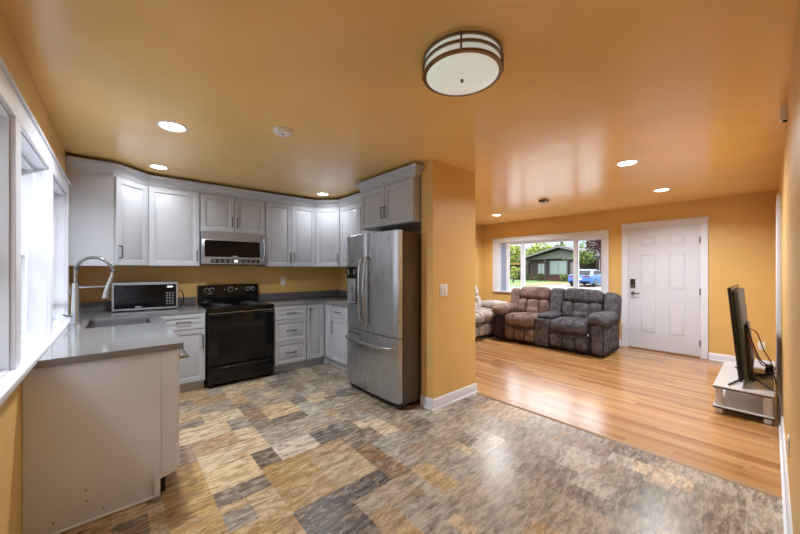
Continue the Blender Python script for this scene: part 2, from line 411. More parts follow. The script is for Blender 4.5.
def base_run(name, poly, closed=False, h=.105, t=.014):
    """baseboard along a plan polyline, room on the right hand side"""
    prof = [(0, 0), (t+.012, 0), (t+.011, .012), (t, .018), (t, h-.018), (t*.55, h-.004), (t*.3, h), (0, h)]
    struct(name, sweep(poly, prof), TRIM)
def sweep(poly, prof, i0=0, i1=None):
    P = [Vector((p[0], p[1])) for p in poly]; nrm = []
    for a, b in zip(P, P[1:]):
        d = (b-a).normalized(); nrm.append(Vector((d.y, -d.x)))
    secs = []
    for i, p in enumerate(P):
        if i == 0: m = nrm[0]
        elif i == len(P)-1: m = nrm[-1]
        else:
            m = nrm[i-1]+nrm[i]; m = m/(1+nrm[i-1].dot(nrm[i]))
        secs.append([(p.x+m.x*o, p.y+m.y*o, z) for o, z in prof])
    return loft(bmesh.new(), secs[i0:(i1+1) if i1 is not None else None])
base_run('baseboard_partition', [(3.0, YL-.03), (3.005, 2.166), (2.316, 2.166), (2.316, 2.325)][::-1])
base_run('baseboard_front', [(XF, 1.94), (XF, 1.751)][::1])
bb = [(XF, .622), (XF, YR+.03)]
base_run('baseboard_front.001', bb)
base_run('baseboard_right', [(5.05, YR), (XL+.02, YR)])
base_run('baseboard_right.001', [(XF-.02, YR), (6.03, YR)])
base_run('baseboard_front.002', [(XF, YL-.01), (XF, 1.94)])
base_run('baseboard_living', [(3.02, YL), (XF-.03, YL)])

# left windows: casing with stool and apron, then three double hung units
XC = XL+.019
cs = struct('trim_2', B(XL, XC, LW[0][0]-.1, LW[2][1]+.1, LZ1, 2.15, bev=.003), TRIM)
bm = bmesh.new(); box(bm, XL, XC+.012, LW[0][0]-.12, LW[2][1]+.103, 2.15, 2.165, bev=.003)
struct('head_cap', bm, TRIM, cs)
for a, b in ((LW[0][0]-.1, LW[0][0]), (LW[0][1], LW[1][0]), (LW[1][1], LW[2][0]), (LW[2][1], LW[2][1]+.1)):
    struct('casing', B(XL, XC, a, b, LZ0, LZ1, bev=.002), TRIM, cs)
struct('stool', B(XL-.05, XL+.055, LW[0][0]-.12, LW[2][1]+.10, LZ0-.028, LZ0, bev=.004, seg=2), TRIM, cs)
struct('apron', B(XL, XL+.02, LW[0][0]-.1, LW[2][1]+.10, .845, LZ0-.028, bev=.002), TRIM, cs)
for a, b in LW:
    bm = bmesh.new()
    for r in ((a-.0005, a+.012, LZ0, LZ1), (b-.012, b+.0005, LZ0, LZ1), (a+.012, b-.012, LZ1-.012, LZ1+.0005), (a+.012, b-.012, LZ0-.0005, LZ0+.006)): box(bm, XL-.165, XL+.001, *r)
    struct('jamb', bm, TRIM, cs)
def double_hung(n, a, b):
    x0 = XL-.155
    bm = bmesh.new(); t = .03
    for r in ((a+.0125, a+t, LZ0+.0065, LZ1-.0125), (b-t, b-.0125, LZ0+.0065, LZ1-.0125), (a+t, b-t, LZ0+.0065, LZ0+t), (a+t, b-t, LZ1-t, LZ1-.0125)): box(bm, x0, XL-.055, r[0], r[1], r[2], r[3])
    # stops
    for r in ((a+t, a+t+.012), (b-t-.012, b-t)): box(bm, x0+.02, x0+.03, r[0], r[1], LZ0+t, LZ1-t)
    f = struct('window_%d' % n, bm, VINYLW)
    mid = 1.475
    for nm, xs, z0, z1 in (('upper_sash', x0+.012, mid-.025, LZ1-t), ('lower_sash', x0+.045, LZ0+t, mid+.025)):
        bm = bmesh.new(); s = .042; aa, bb_ = a+t, b-t
        for r in ((aa, aa+s, z0, z1), (bb_-s, bb_, z0, z1), (aa+s, bb_-s, z0, z0+s), (aa+s, bb_-s, z1-s, z1)): box(bm, xs, xs+.03, r[0], r[1], r[2], r[3], bev=.002)
        sa = struct(nm, bm, VINYLW, f)
        struct('pane', B(xs+.012, xs+.018, aa+s, bb_-s, z0+s, z1-s), GLASS, sa)
        if nm == 'lower_sash':
            bm = bmesh.new()
            for yy in (a+.22, b-.22): box(bm, xs+.004, xs+.03, yy-.03, yy+.03, z1, z1+.012, bev=.003)
            struct('sash_lock', bm, NICKEL, sa)
for i, (a, b) in enumerate(LW): double_hung(i+1, a, b)

# far window
y0, y1, z0, z1 = FW; c = .085
bm = bmesh.new()
tr = struct('trim_3', B(XF-.022, XF, y0-c, y1+.14, z1, 2.075, bev=.003), TRIM)
struct('head_cap', B(XF-.034, XF, y0-c-.02, y1+.16, 2.0755, 2.097, bev=.003), TRIM, tr)
for a, b in ((y0-c, y0), (y1, y1+.14)): struct('casing', B(XF-.02, XF, a, b, z0-.02, z1, bev=.002), TRIM, tr)
struct('stool', B(XF-.05, XF+.05, y0-c-.02, y1+c+.02, z0-.022, z0, bev=.004), TRIM, tr)
bm = bmesh.new()
for r in ((y0-.0005, y0+.012, z0, z1), (y1-.012, y1+.0005, z0, z1), (y0+.012, y1-.012, z1-.012, z1+.0005), (y0+.012, y1-.012, z0-.0005, z0+.006)): box(bm, XF-.001, XF+.175, *r)
struct('jamb', bm, TRIM, tr)
x0 = XF+.075
bm = bmesh.new(); t = .035
for r in ((y0+.0125, y0+t, z0+.0065, z1-.0125), (y1-t, y1-.0125, z0+.0065, z1-.0125), (y0+t, y1-t, z0+.0065, z0+t), (y0+t, y1-t, z1-t, z1-.0125)): box(bm, XF+.05, XF+.15, *r)
f = struct('window_4', bm, VINYLW)
mull = (3.665, 2.545)
for m_ in mull: struct('mullion', B(XF+.055, XF+.13, m_-.02, m_+.02, z0+t, z1-t, bev=.003), VINYLW, f)
edges = [(y0+t, mull[1]-.02), (mull[1]+.02, mull[0]-.02), (mull[0]+.02, y1-t)]
for a, b in edges:
    bm = bmesh.new(); s = .028
    for r in ((a, a+s, z0+t, z1-t), (b-s, b, z0+t, z1-t), (a+s, b-s, z0+t, z0+t+s), (a+s, b-s, z1-t-s, z1-t)): box(bm, x0, x0+.04, r[0], r[1], r[2], r[3], bev=.002)
    sa = struct('sash', bm, VINYLW, f)
    struct('pane', B(x0+.017, x0+.023, a+s, b-s, z0+t+s, z1-t-s), GLASS, sa)

SCR = mat('blue_grey_screen', lin(150, 168, 200), .5)
bm = bmesh.new(); box(bm, XF+.03, XF+.048, 3.965, 4.04, z0+.008, z1-.014, bev=.002); box(bm, XF+.03, XF+.048, 4.18, 4.221, z0+.008, z1-.014, bev=.002)
sa = struct('screen_frame', bm, VINYLW, f)
struct('screen', B(XF+.037, XF+.041, 4.0405, 4.1795, z0+.008, z1-.014), SCR, sa)

# front door
y0, y1, _, z1 = DO
tr = struct('trim_4', B(XF-.022, XF, y0-.078, y1+.078, z1, 2.165, bev=.003), TRIM)
struct('head_cap', B(XF-.036, XF, y0-.098, y1+.098, 2.15, 2.17, bev=.003), TRIM, tr)
for a, b in ((y0-.078, y0), (y1, y1+.078)): struct('casing', B(XF-.02, XF, a, b, 0, z1, bev=.003), TRIM, tr)
for a, b in ((y0, y0+.012), (y1-.012, y1)): struct('jamb', B(XF, XF+.165, a, b, 0, z1), TRIM, tr)
struct('jamb', B(XF, XF+.165, y0+.0125, y1-.0125, z1-.012, z1), TRIM, tr)
struct('threshold', B(XF-.015, XF+.15, y0+.013, y1-.013, .001, .02, bev=.004), SEAL, tr)
DM = mat('white_door_paint', lin(212, 216, 228), .4)
bm = bmesh.new(); dw = y1-y0-.03; dh = z1-.035
def six_panel(bm, wd, ht):
    box(bm, 0, wd, 0, .04, 0, ht)
    st = .175; pw = (wd-3*st)/2
    rows = [(.29, .83), (1.03, 1.6), (1.755, 1.895)]
    for k in range(2):
        xa = st+k*(pw+st)
        for a, b in rows:
            R = [(0, -.0005), (.004, -.009), (.012, -.009), (.016, -.0008), (.036, -.010), (.04, -.010)]
            # sunk moulding drawn as a raised bead and a field
            rings = [[bm.verts.new(p) for p in ((xa+i, y, a+i), (xa+pw-i, y, a+i), (xa+pw-i, y, b-i), (xa+i, y, b-i))] for i, y in R]
            for p, q in zip(rings, rings[1:]):
                for j in range(4): bm.faces.new((p[j], p[(j+1) % 4], q[(j+1) % 4], q[j]))
            bm.faces.new(rings[-1])
    return bm
six_panel(bm, dw, dh); bm.transform(Matrix.Translation((XF+.006, y1-.015, .022)) @ Matrix.Rotation(-PI/2, 4, 'Z'))
d = struct('door_1', bm, DM)
yk = y1-.085
bm = bmesh.new(); box(bm, XF-.022, XF+.006, yk-.034, yk+.034, 1.05, 1.20, bev=.008, seg=2); k1 = struct('keypad_lock', bm, BLACKM, d)
bm = bmesh.new(); box(bm, XF-.025, XF-.0215, yk-.022, yk+.022, 1.065, 1.105, bev=.001); struct('keypad_plate', bm, NICKEL, k1)
bm = bmesh.new(); lathe(bm, [(.03, -.012), (.03, .004), (.012, .006)], 20, (XF-.002, yk, .955), 'x'); tube(bm, [(XF-.005, yk, .955), (XF-.05, yk, .955), (XF-.056, yk-.015, .955), (XF-.056, yk-.11, .957)], .009); struct('door_handle', bm, NICKEL, d)
bm = bmesh.new()
for z in (.22, 1.02, 1.82): box(bm, XF-.006, XF+.004, y0+.004, y0+.022, z-.05, z+.05, bev=.002)
struct('hinge', bm, NICKEL, d)
bm = bmesh.new(); box(bm, XF-.014, XF+.005, y1-.062, y1-.022, 1.985, 2.05, bev=.003)
struct('contact_sensor', bm, PLASTW, d)

# side door on the right wall, seen edge on
tr = struct('trim_5', B(D2[0]-.075, D2[1]+.075, YR, YR+.03, D2[3], D2[3]+.075, bev=.003), TRIM)
for a, b in ((D2[0]-.075, D2[0]), (D2[1], D2[1]+.075)): struct('casing', B(a, b, YR, YR+.03, 0, D2[3], bev=.003), TRIM, tr)
bm = bmesh.new(); six_panel(bm, D2[1]-D2[0]-.012, D2[3]-.012); bm.transform(Matrix.Translation((D2[1]-.006, YR-.01, .006)) @ Matrix.Rotation(PI, 4, 'Z'))
d = struct('door_2', bm, DM)
bm = bmesh.new()
for z in (.25, 1.1, 1.75): box(bm, D2[0]-.006, D2[0]+.006, YR+.0295, YR+.031, z-.045, z+.045)
struct('hinge', bm, PLASTW, d)

# ------------------------------------------------------------------ recessed lamps and ceiling things
def recessed(loc, r, label, power, spread):
    t = root('recessed_light', label, 'ceiling light', loc, 0, 'recessed ceiling lights')
    part('trim_ring', lathe(bmesh.new(), [(r*.76, -.001), (r*.8, -.006), (r*.96, -.005), (r, -.001), (r, 0), (r*.76, 0)], 32), PLASTW, t)
    part('lens', lathe(bmesh.new(), [(0, -.003), (r*.75, -.0035), (r*.75, -.0005), (0, -.0005)], 32), GLOW, t)
    b = area('recessed_beam', (0, 0, -.008), (0, 0, 0), r*1.4, 0, BEAM*power, (.93, .97, 1), 'DISK', math.radians(spread)); b.parent = t
    return t
for x, y, r, power, spread, lb in [(.31, 2.945, .1, .53, 150, 'lit recessed light above the sink counter, nearest on the kitchen ceiling'), (.325, 4.2, .085, .065, 150, 'lit recessed light above the countertop microwave, by the crown moulding'),
    (2.2, 4.19, .085, .06, 150, 'lit recessed light in the kitchen corner beyond the black range'), (3.86, .95, .1, .64, 160, 'lit recessed light on the living room ceiling nearest the kitchen'),
    (5.53, .97, .095, .5, 150, 'lit recessed light on the living room ceiling in front of the white door'), (5.64, 3.56, .085, .62, 150, 'lit recessed light over the left seat of the loveseat')]:
    recessed((x, y, HC), r, lb, power, spread)
t = root('flush_ceiling_light', 'round drum ceiling light of frosted glass with bronze bands, over the tiled floor', 'ceiling light', (1.31, 1.025, HC))
r = .192
part('canopy', lathe(bmesh.new(), [(0, 0), (r*.9, 0), (r*.9, -.012), (0, -.012)], 40), NICKEL, t)
part('glass_drum', lathe(bmesh.new(), [(r*.9, -.0125), (r*.975, -.013), (r*.975, -.088), (r*.93, -.094), (r*.6, -.106), (r*.25, -.112), (0, -.113)], 48), LENS, t)
for z in (-.012, -.046, -.088):
    part('band', lathe(bmesh.new(), [(r*.98, z-.006), (r*1.02, z-.006), (r*1.02, z+.006), (r*.98, z+.006), (r*.98, z-.006)], 48), BRASSN, t)
for k in range(4):
    a = .645+k*PI/2; bm = bmesh.new(); cx, cy = math.cos(a)*r*1.025, math.sin(a)*r*1.025
    tube(bm, [(cx, cy, -.006), (cx, cy, -.094)], .005); part('upright', bm, BRASSN, t)
part('finial', lathe(bmesh.new(), [(0, -.128), (.006, -.126), (.008, -.118), (.005, -.115), (.009, -.1125), (0, -.112)], 14), NICKEL, t)
def detector(loc, r, h, label, name='smoke_detector'):
    t = root(name, label, 'smoke detector', loc)
    part('base', lathe(bmesh.new(), [(0, 0), (r, 0), (r, -h*.4), (r*.94, -h*.42), (0, -h*.42)], 32), PLASTW, t)
    part('cover', lathe(bmesh.new(), [(0, -h), (r*.7, -h), (r*.9, -h*.8), (r*.93, -h*.43), (0, -h*.43)], 32), PLASTW, t)
    part('test_button', lathe(bmesh.new(), [(0, -h-.003), (r*.16, -h-.003), (r*.16, -h+.001), (0, -h+.001)], 14), GREYMARK, t)
detector((.955, 2.46, HC), .068, .034, 'white round smoke detector on the kitchen ceiling')
t = root('carbon_monoxide_alarm', 'small grey box alarm on the living room ceiling near the window', 'alarm', (4.97, 2.31, HC))
part('housing', B(-.055, .055, -.055, .055, -.035, 0, bev=.008, seg=2), NICKEL, t); part('grille', B(-.03, .03, -.03, .03, -.038, -.0345), BLACKM, t)
t = root('wall_sensor', 'small white box sensor high on the right wall at the ceiling', 'sensor', (3.25, YR, 2.39))
part('housing', B(-.03, .03, .001, .032, -.055, .035, bev=.004, seg=2), PLASTW, t); part('clip', B(-.008, .008, .0, .02, -.066, -.0555), BLACKM, t)

def plate(loc, rz, label, kind='outlet', wd=.07, ht=.115):
    t = root('wall_outlet' if kind == 'outlet' else 'light_switch', label, 'outlet' if kind == 'outlet' else 'switch', loc, rz)
    part('cover_plate', B(-wd/2, wd/2, -.006, 0, -ht/2, ht/2, bev=.003, seg=2), PLASTW, t)
    if kind == 'outlet':
        for s in (-1, 1):
            bm = bmesh.new(); box(bm, -.017, .017, -.009, -.0058, s*.02-.014, s*.02+.014, bev=.002); sk = part('socket', bm, PLASTW, t)
            bm = bmesh.new(); box(bm, -.008, -.005, -.0095, -.0088, s*.02-.004, s*.02+.006); box(bm, .005, .008, -.0095, -.0088, s*.02-.004, s*.02+.006); part('slot', bm, BLACKM, sk)
    else:
        for s in ((-1, 1) if wd > .1 else (0,)): part('rocker', B(s*.025-.014, s*.025+.014, -.011, -.0058, -.033, .033, bev=.002), PLASTW, t)
    return t
plate((1.90, YE, 1.19), 0, 'white outlet on the orange wall right of the range')
plate((2.47, 2.166, 1.162), 0, 'white light switch on the orange partition end by the fridge', 'switch', .115, .12)
plate((XF, .215, .30), -PI/2, 'white outlet on the far wall behind the television stand, the left of two')
plate((XF, .085, .30), -PI/2, 'white outlet plate on the far wall behind the television cables, the right of two')
plate((2.9, YR, .36), PI, 'white outlet low on the right wall nearest the tiled floor')
plate((XL, 4.6, 1.17), PI/2, 'white outlet on the left wall beside the faucet under the cabinet')

# ------------------------------------------------------------------ upper cabinets
UZ0, UZ1 = 1.405, 2.298
CRP = [(0, UZ1), (.006, UZ1), (.008, UZ1+.014), (.016, UZ1+.02), (.02, UZ1+.04), (.036, UZ1+.066), (.054, UZ1+.08), (.058, UZ1+.086), (.06, UZ1+.112), (0, UZ1+.112)]
UP = [(XL+.001, 4.28), (-.03, 4.28), (.254, 4.56), (.753, 4.56), (1.521, 4.56), (2.265, 4.56), (2.545, 4.28), (2.545, 3.287)]
def crown(i0, i1): return sweep(UP, CRP, i0, i1)
def door(t, x0, x1, z0, z1, hx=None, hz=None, ln=.12, vert=True, y=0, name='door', st=.055):
    bm = bmesh.new(); panel(bm, x0, x1, z0, z1, st=st); bm.transform(Matrix.Translation((0, y, 0))); d = part(name, bm, CAB, t)
    if hx is not None:
        p = pull(hx, hz, ln, vert); p.transform(Matrix.Translation((0, y, 0))); part('handle', p, NICKEL, d)
    return d
t = root('wall_cabinet', 'white diagonal corner wall cabinet beside the left windows, above the faucet', 'cabinet', (-.03, 4.28, 0), PI/4)
part('cabinet_body', prism(bmesh.new(), [(XL+.002, 4.281), (-.03, 4.281), (.253, 4.561), (.253, 4.888), (XL+.002, 4.888)], UZ0, UZ1), CAB, t, world=True)
part('crown_molding', crown(0, 2), CAB, t, world=True)
door(t, .012, .387, UZ0+.006, UZ1-.008, .045, UZ0+.14)
def wall_cab(label, x0, x1, z0, doors, crn, world_origin=None, rz=0, d=.328, y=4.56):
    t = root('wall_cabinet', label, 'cabinet', world_origin or (x0, y, 0), rz); wd = x1-x0
    part('cabinet_body', B(.001, wd-.001, 0, d, z0, UZ1, bev=.0015), CAB, t)
    if crn: part('crown_molding', crown(*crn), CAB, t, world=True)
    for dd in doors: door(t, *dd)
    return t
wd = .753-.255
wall_cab('white single-door wall cabinet left of the over-range microwave', .255, .752, UZ0, [(.006, wd-.006, UZ0+.006, UZ1-.008, wd-.035, UZ0+.13)], (2, 3))
MZ = 1.838; wd = .766; h = wd/2
wall_cab('short white two-door wall cabinet above the over-range microwave', .754, 1.520, MZ, [(.006, h-.002, MZ+.005, UZ1-.008, h-.03, MZ+.13), (h+.002, wd-.006, MZ+.005, UZ1-.008, h+.03, MZ+.13)], (3, 4))
wd = .742; h = wd/2
wall_cab('tall white two-door wall cabinet right of the over-range microwave', 1.522, 2.264, UZ0, [(.006, h-.002, UZ0+.006, UZ1-.008, h-.03, UZ0+.14), (h+.002, wd-.006, UZ0+.006, UZ1-.008, h+.03, UZ0+.14)], (4, 5))
t = root('wall_cabinet', 'white diagonal corner wall cabinet in the kitchen corner nearest the fridge', 'cabinet', (2.265, 4.56, 0), -PI/4)
part('cabinet_body', prism(bmesh.new(), [(2.266, 4.561), (2.546, 4.281), (2.874, 4.281), (2.874, 4.888), (2.266, 4.888)], UZ0, UZ1), CAB, t, world=True)
part('crown_molding', crown(5, 6), CAB, t, world=True)
door(t, .012, .384, UZ0+.006, UZ1-.008, .355, UZ0+.14)
wd = .99; h = wd/2
wall_cab('white wall cabinet on the side wall partly hidden behind the fridge', 0, wd, UZ0, [(.01, h-.002, UZ0+.006, UZ1-.008, h-.03, UZ0+.14), (h+.002, wd-.006, UZ0+.006, UZ1-.008, h+.03, UZ0+.14)], (6, 7), (2.545, 4.279, 0), -PI/2)
t = root('wall_cabinet', 'white two-door wall cabinet above the stainless fridge', 'cabinet', (2.25, 3.284, 0), -PI/2)
FZ = 1.85; wd = .94; h = wd/2
part('cabinet_body', B(.001, wd-.001, 0, .62, FZ, UZ1, bev=.0015), CAB, t)
part('crown_molding', sweep([(2.47, 3.284), (2.25, 3.284), (2.25, 2.345), (2.312, 2.345)], CRP), CAB, t, world=True)
door(t, .008, h-.002, FZ+.006, UZ1-.008, h-.03, FZ+.15); door(t, h+.002, wd-.008, FZ+.006, UZ1-.008, h+.03, FZ+.15)

# ------------------------------------------------------------------ base cabinets and counters
CT0, CT1 = .877, .915
def base_cab(label, loc, rz, wd, fronts, d=.6, toe=True, top=None):
    t = root('base_cabinet', label, 'cabinet', loc, rz)
    bm = bmesh.new(); box(bm, .001, wd-.001, 0, d, .105, top or CT0-.001, bev=.0015); part('cabinet_body', bm, CAB, t)
    if top: part('face_rail', B(.001, wd-.001, 0, .02, top+.0005, CT0-.001), CAB, t)
    if toe: part('toe_kick', B(.001, wd-.001, .055, .07, 0, .1045), CAB, t)
    for kind, x0, x1, z0, z1, hx, hz, v in fronts: door(t, x0, x1, z0, z1, hx, hz, .13 if not v else .15, v, name=kind, st=.05 if kind == 'door' else .04)
    return t
YB = 4.25
base_cab('white base cabinet with drawer and door left of the black range', (.31, YB, 0), 0, .448, [('drawer', .03, .442, .705, .868, .236, .79, False), ('door', .03, .442, .115, .697, .415, .56, True)])
base_cab('white three-drawer base cabinet right of the black range', (1.532, YB, 0), 0, .446, [('drawer', .006, .44, .70, .868, .223, .785, False), ('drawer', .006, .44, .415, .692, .223, .555, False), ('drawer', .006, .44, .115, .407, .223, .26, False)])
base_cab('narrow white one-door base cabinet between the drawers and the kitchen corner', (1.979, YB, 0), 0, .29, [('door', .006, .27, .115, .868, .04, .75, True)])
base_cab('white corner base cabinet with a plain narrow door, on the side wall', (2.275, 4.225, 0), -PI/2, .19, [('door', .006, .184, .115, .868, None, None, True)])
t = ROOTM and [o for o in ROOTM if o.name.startswith('base_cabinet')][-1]
bm = bmesh.new(); box(bm, 2.2705, 2.346, 4.227, 4.322, 0, .1045); box(bm, 2.2705, 2.32, 4.227, 4.30, .1055, CT0-.001); part('corner_filler', bm, CAB, t, world=True)
base_cab('white base cabinet with drawers above doors, half hidden by the fridge', (2.275, 4.034, 0), -PI/2, .744, [('drawer', .004, .37, .705, .868, .187, .79, False), ('drawer', .374, .74, .705, .868, .557, .79, False), ('door', .004, .37, .115, .697, .035, .57, True), ('door', .374, .74, .115, .697, .70, .57, True)])
# sink run (fronts face +x)
XS = .275
t = root('cabinet_end_panel', 'large pale flat end panel closing the sink counter run toward the camera', 'panel', (0, 2.435, 0))
pl = [(XL+.002, .004), (.19, .004), (.19, .10), (.268, .118), (.284, .14), (.284, CT0-.002), (XL+.002, CT0-.002)]
part('panel_board', prism(bmesh.new(), pl, 0, .02, 'y', bev=.001), PANELW, t)
part('edge_stile', B(.205, .2835, -.004, 0, .128, CT0-.003, bev=.001), PANELW, t)
part('toe_return', B(.165, .196, -.006, -.0005, .001, .12, bev=.001), PANELW, t)
bm = bmesh.new(); tube(bm, [(XL+.004, -.008, .009), (.165, -.008, .009)], .0085, 10); part('shoe_molding', bm, TRIM, t)
bm = bmesh.new()
for x, z in ((-.128, .176), (-.126, .118), (-.25, .06), (-.06, .045)): box(bm, x-.003, x+.004, -.0012, .001, z-.004, z+.005)
part('screw_hole', bm, GREYMARK, t)
t = root('dishwasher', 'white dishwasher seen edge-on behind the pale end panel', 'dishwasher', (XS, 2.458, 0), PI/2)
part('tub_body', B(.002, .598, .03, .56, .11, .868), BLACKM, t)
dd = part('door', B(.004, .596, -.022, .028, .13, .868, bev=.004, seg=2), PLASTW, t)
part('handle', pull(.3, .80, .48, False, y=-.022, r=.011, proj=.05), CHROME, dd)
part('control_strip', B(.01, .59, -.024, -.0215, .82, .862), BLACKG, dd)
part('toe_kick', B(.004, .596, .05, .07, .002, .105), BLACKM, t)
t = base_cab('white sink base cabinet under the grey counter by the windows', (XS, 3.06, 0), PI/2, .84, [('door', .004, .418, .115, .868, .385, .74, True), ('door', .422, .836, .115, .868, .455, .74, True)], d=.60, top=.66)
base_cab('white corner base cabinet beneath the countertop microwave', (XS, 3.902, 0), PI/2, .98, [('door', .006, .32, .115, .868, .04, .74, True)], d=.60, top=.66)

# left worktop with a sink cut-out
SX0, SX1, SY0, SY1 = -.19, .225, 3.47, 4.15
def slab(rects, z0, z1, bev=.002):
    bm = bmesh.new()
    for r in rects: box(bm, r[0], r[1], r[2], r[3], z0, z1)
    bmesh.ops.remove_doubles(bm, verts=bm.verts[:], dist=1e-5)
    # drop interior faces shared by two boxes
    seen = {}
    for f in bm.faces: seen.setdefault(tuple(sorted(v.index for v in f.verts)), []).append(f)
    return bm
t = root('countertop', 'L-shaped grey polished countertop running under the windows to the range', 'countertop', (0, 3.0, CT0))
outer = [(XL+.001, 2.405), (.311, 2.405), (.311, 4.235), (.76, 4.235), (.76, 4.888), (XL+.001, 4.888)]
bm = bmesh.new()
def poly_with_hole(bm, outer, hole, z0, z1):
    eds = []
    for loop in (outer, hole):
        vs = [bm.verts.new((x, y, z1)) for x, y in loop]; eds += [bm.edges.new((vs[i], vs[(i+1) % len(vs)])) for i in range(len(vs))]
    r = bmesh.ops.triangle_fill(bm, edges=eds, use_beauty=True)
    fs = [g for g in r['geom'] if isinstance(g, bmesh.types.BMFace)]
    ext = bmesh.ops.extrude_face_region(bm, geom=fs)
    bmesh.ops.translate(bm, vec=(0, 0, z0-z1), verts=[g for g in ext['geom'] if isinstance(g, bmesh.types.BMVert)])
    for loop in ():
        pass
    return bm
poly_with_hole(bm, outer, [(SX0, SY0), (SX0, SY1), (SX1, SY1), (SX1, SY0)], CT0, CT1)
part('worktop', bm, COUNTER, t, world=True, angle=30)
bm = bmesh.new(); box(bm, XL+.002, .762, 4.868, 4.888, CT1+.0005, 1.015, bev=.002); part('backsplash', bm, SPLASH, t, world=True)
t = root('countertop', 'L-shaped grey countertop in the corner between the range and the fridge', 'countertop', (2.2, 4.6, CT0))
part('worktop', prism(bmesh.new(), [(1.529, 4.235), (2.24, 4.235), (2.24, 3.29), (2.874, 3.29), (2.874, 4.888), (1.529, 4.888)], CT0, CT1, bev=.002), COUNTER, t, world=True)
bm = bmesh.new(); box(bm, 1.53, 2.852, 4.868, 4.888, CT1+.0005, 1.015, bev=.002); box(bm, 2.854, 2.874, 3.29, 4.888, CT1+.0005, 1.015, bev=.002); part('backsplash', bm, SPLASH, t, world=True)
# sink
t = root('kitchen_sink', 'stainless undermount sink set in the grey counter beside the tall faucet', 'sink', (.017, 3.81, CT0))
def basin():
    bm = bmesh.new(); a, b, c_, d_ = SX0-.008, SX1+.008, SY0-.008, SY1+.008; zt, zb = CT0-.0015, CT0-.2
    R = [(0, zt, 0), (.012, zt, 0), (.014, zt-.01, 0), (.03, zb+.02, 0), (.05, zb, 0)]
    secs = [[(a+i, c_+i, z), (b-i, c_+i, z), (b-i, d_-i, z), (a+i, d_-i, z)] for i, z, _ in R]
    rings = [[bm.verts.new(p) for p in s] for s in secs]
    for p, q in zip(rings, rings[1:]):
        for k in range(4): bm.faces.new((p[k], p[(k+1) % 4], q[(k+1) % 4], q[k]))
    bm.faces.new(rings[-1])
    g = bmesh.ops.solidify(bm, geom=bm.faces[:], thickness=-.0015)
    return bm
part('basin', basin(), STEEL2, t, world=True)
part('drain', lathe(bmesh.new(), [(0, CT0-.198), (.045, CT0-.198), (.05, CT0-.1995), (.05, CT0-.2), (0, CT0-.2)], 24, (.017, 3.81, 0)), CHROME, t, world=True)
# faucet: tapered column, spring arch, arm, spray head
FX, FY = -.262, 3.80
t = root('kitchen_faucet', 'tall chrome spring-arch faucet standing behind the sink at the windows', 'faucet', (FX, FY, CT1))
part('column', lathe(bmesh.new(), [(0, 0), (.036, 0), (.036, .012), (.032, .016), (.027, .1), (.021, .26), (.019, .34), (0, .345)], 24), CHROME, t)
arc = smooth_path([(0, 0, .34), (.001, 0, .44), (.010, 0, .48), (.04, -.004, .532), (.09, -.008, .556), (.15, -.012, .55), (.205, -.016, .505), (.232, -.018, .455), (.232, -.018, .43)], 10)
bm = bmesh.new(); tube(bm, arc, .009, 10); hose = part('hose', bm, CHROME, t)
# coil wound round the hose
pts = []; N = 900
def arc_at(u):
    i = min(int(u*(len(arc)-1)), len(arc)-2); fr = u*(len(arc)-1)-i; return arc[i].lerp(arc[i+1], fr), (arc[i+1]-arc[i]).normalized()
for k in range(N+1):
    p, d_ = arc_at(k/N); s = Vector((0, 1, 0)); u_ = d_.cross(s).normalized(); a = 2*PI*k/N*46
    pts.append(p+(s*math.cos(a)+u_*math.sin(a))*.0125)
bm = bmesh.new(); tube(bm, pts, .0032, 5); part('spring', bm, NICKEL, hose)
bm = bmesh.new(); tube(bm, [(.234, -.018, .445), (.228, -.017, .40), (.198, -.014, .30), (.19, -.013, .255), (.184, -.012, .205)], [.011, .012, .016, .02, .021], 14); part('spray_head', bm, CHROME, t)
bm = bmesh.new(); tube(bm, [(.01, 0, .305), (.195, -.014, .305)], .0065, 8); part('docking_arm', bm, CHROME, t)
bm = bmesh.new(); tube(bm, [(0, 0, .07), (-.05, -.03, .075), (-.07, -.05, .09)], [.012, .009, .007], 10); part('lever', bm, CHROME, t)
# low filter tap beside it
# countertop microwave
t = root('countertop_microwave', 'silver-framed microwave with black glass door standing on the corner counter', 'microwave', (-.045, 4.56, CT1), math.radians(-6))
mw, mh, md = .575, .312, .27
part('housing', B(0, mw, .012, md, .012, mh, bev=.004), BLACKM, t)
bm = bmesh.new()
for r in ((0, mw, .012, .03), (0, mw, mh-.028, mh), (0, .018, .03, mh-.028), (mw-.018, mw, .03, mh-.028)): box(bm, r[0], r[1], -.008, .011, r[2], r[3], bev=.002)
part('front_frame', bm, STEEL2, t)
dd = part('door', B(.0185, .445, -.006, .01, .031, mh-.029, bev=.002), GLASSB, t)
part('brand_mark', B(.19, .25, -.0072, -.0062, .042, .05), MARK, dd)
cp = part('control_panel', B(.4465, mw-.0185, -.006, .01, .031, mh-.029, bev=.002), BLACKG, t)
part('display', B(.475, .525, -.0075, -.0058, mh-.062, mh-.045), DISPLAY, cp)
for i in range(3):
    for j in range(5): part('key', B(.464+i*.027, .48+i*.027, -.0072, -.0058, .06+j*.03, .076+j*.03), GREYMARK, cp)
for x in (.04, mw-.04):
    for y in (.05, md-.04): part('foot', lathe(bmesh.new(), [(0, 0), (.012, 0), (.012, .0115), (0, .0115)], 12, (x, y, 0)), BLACKM, t)
bm = bmesh.new(); tube(bm, smooth_path([(.535, 4.70, 1.12), (.58, 4.70, 1.11), (.61, 4.74, 1.06), (.62, 4.80, .98), (.60, 4.85, .93), (.56, 4.855, .922)]), .005, 6)
part('power_cord', bm, BLACKM, t, world=True)

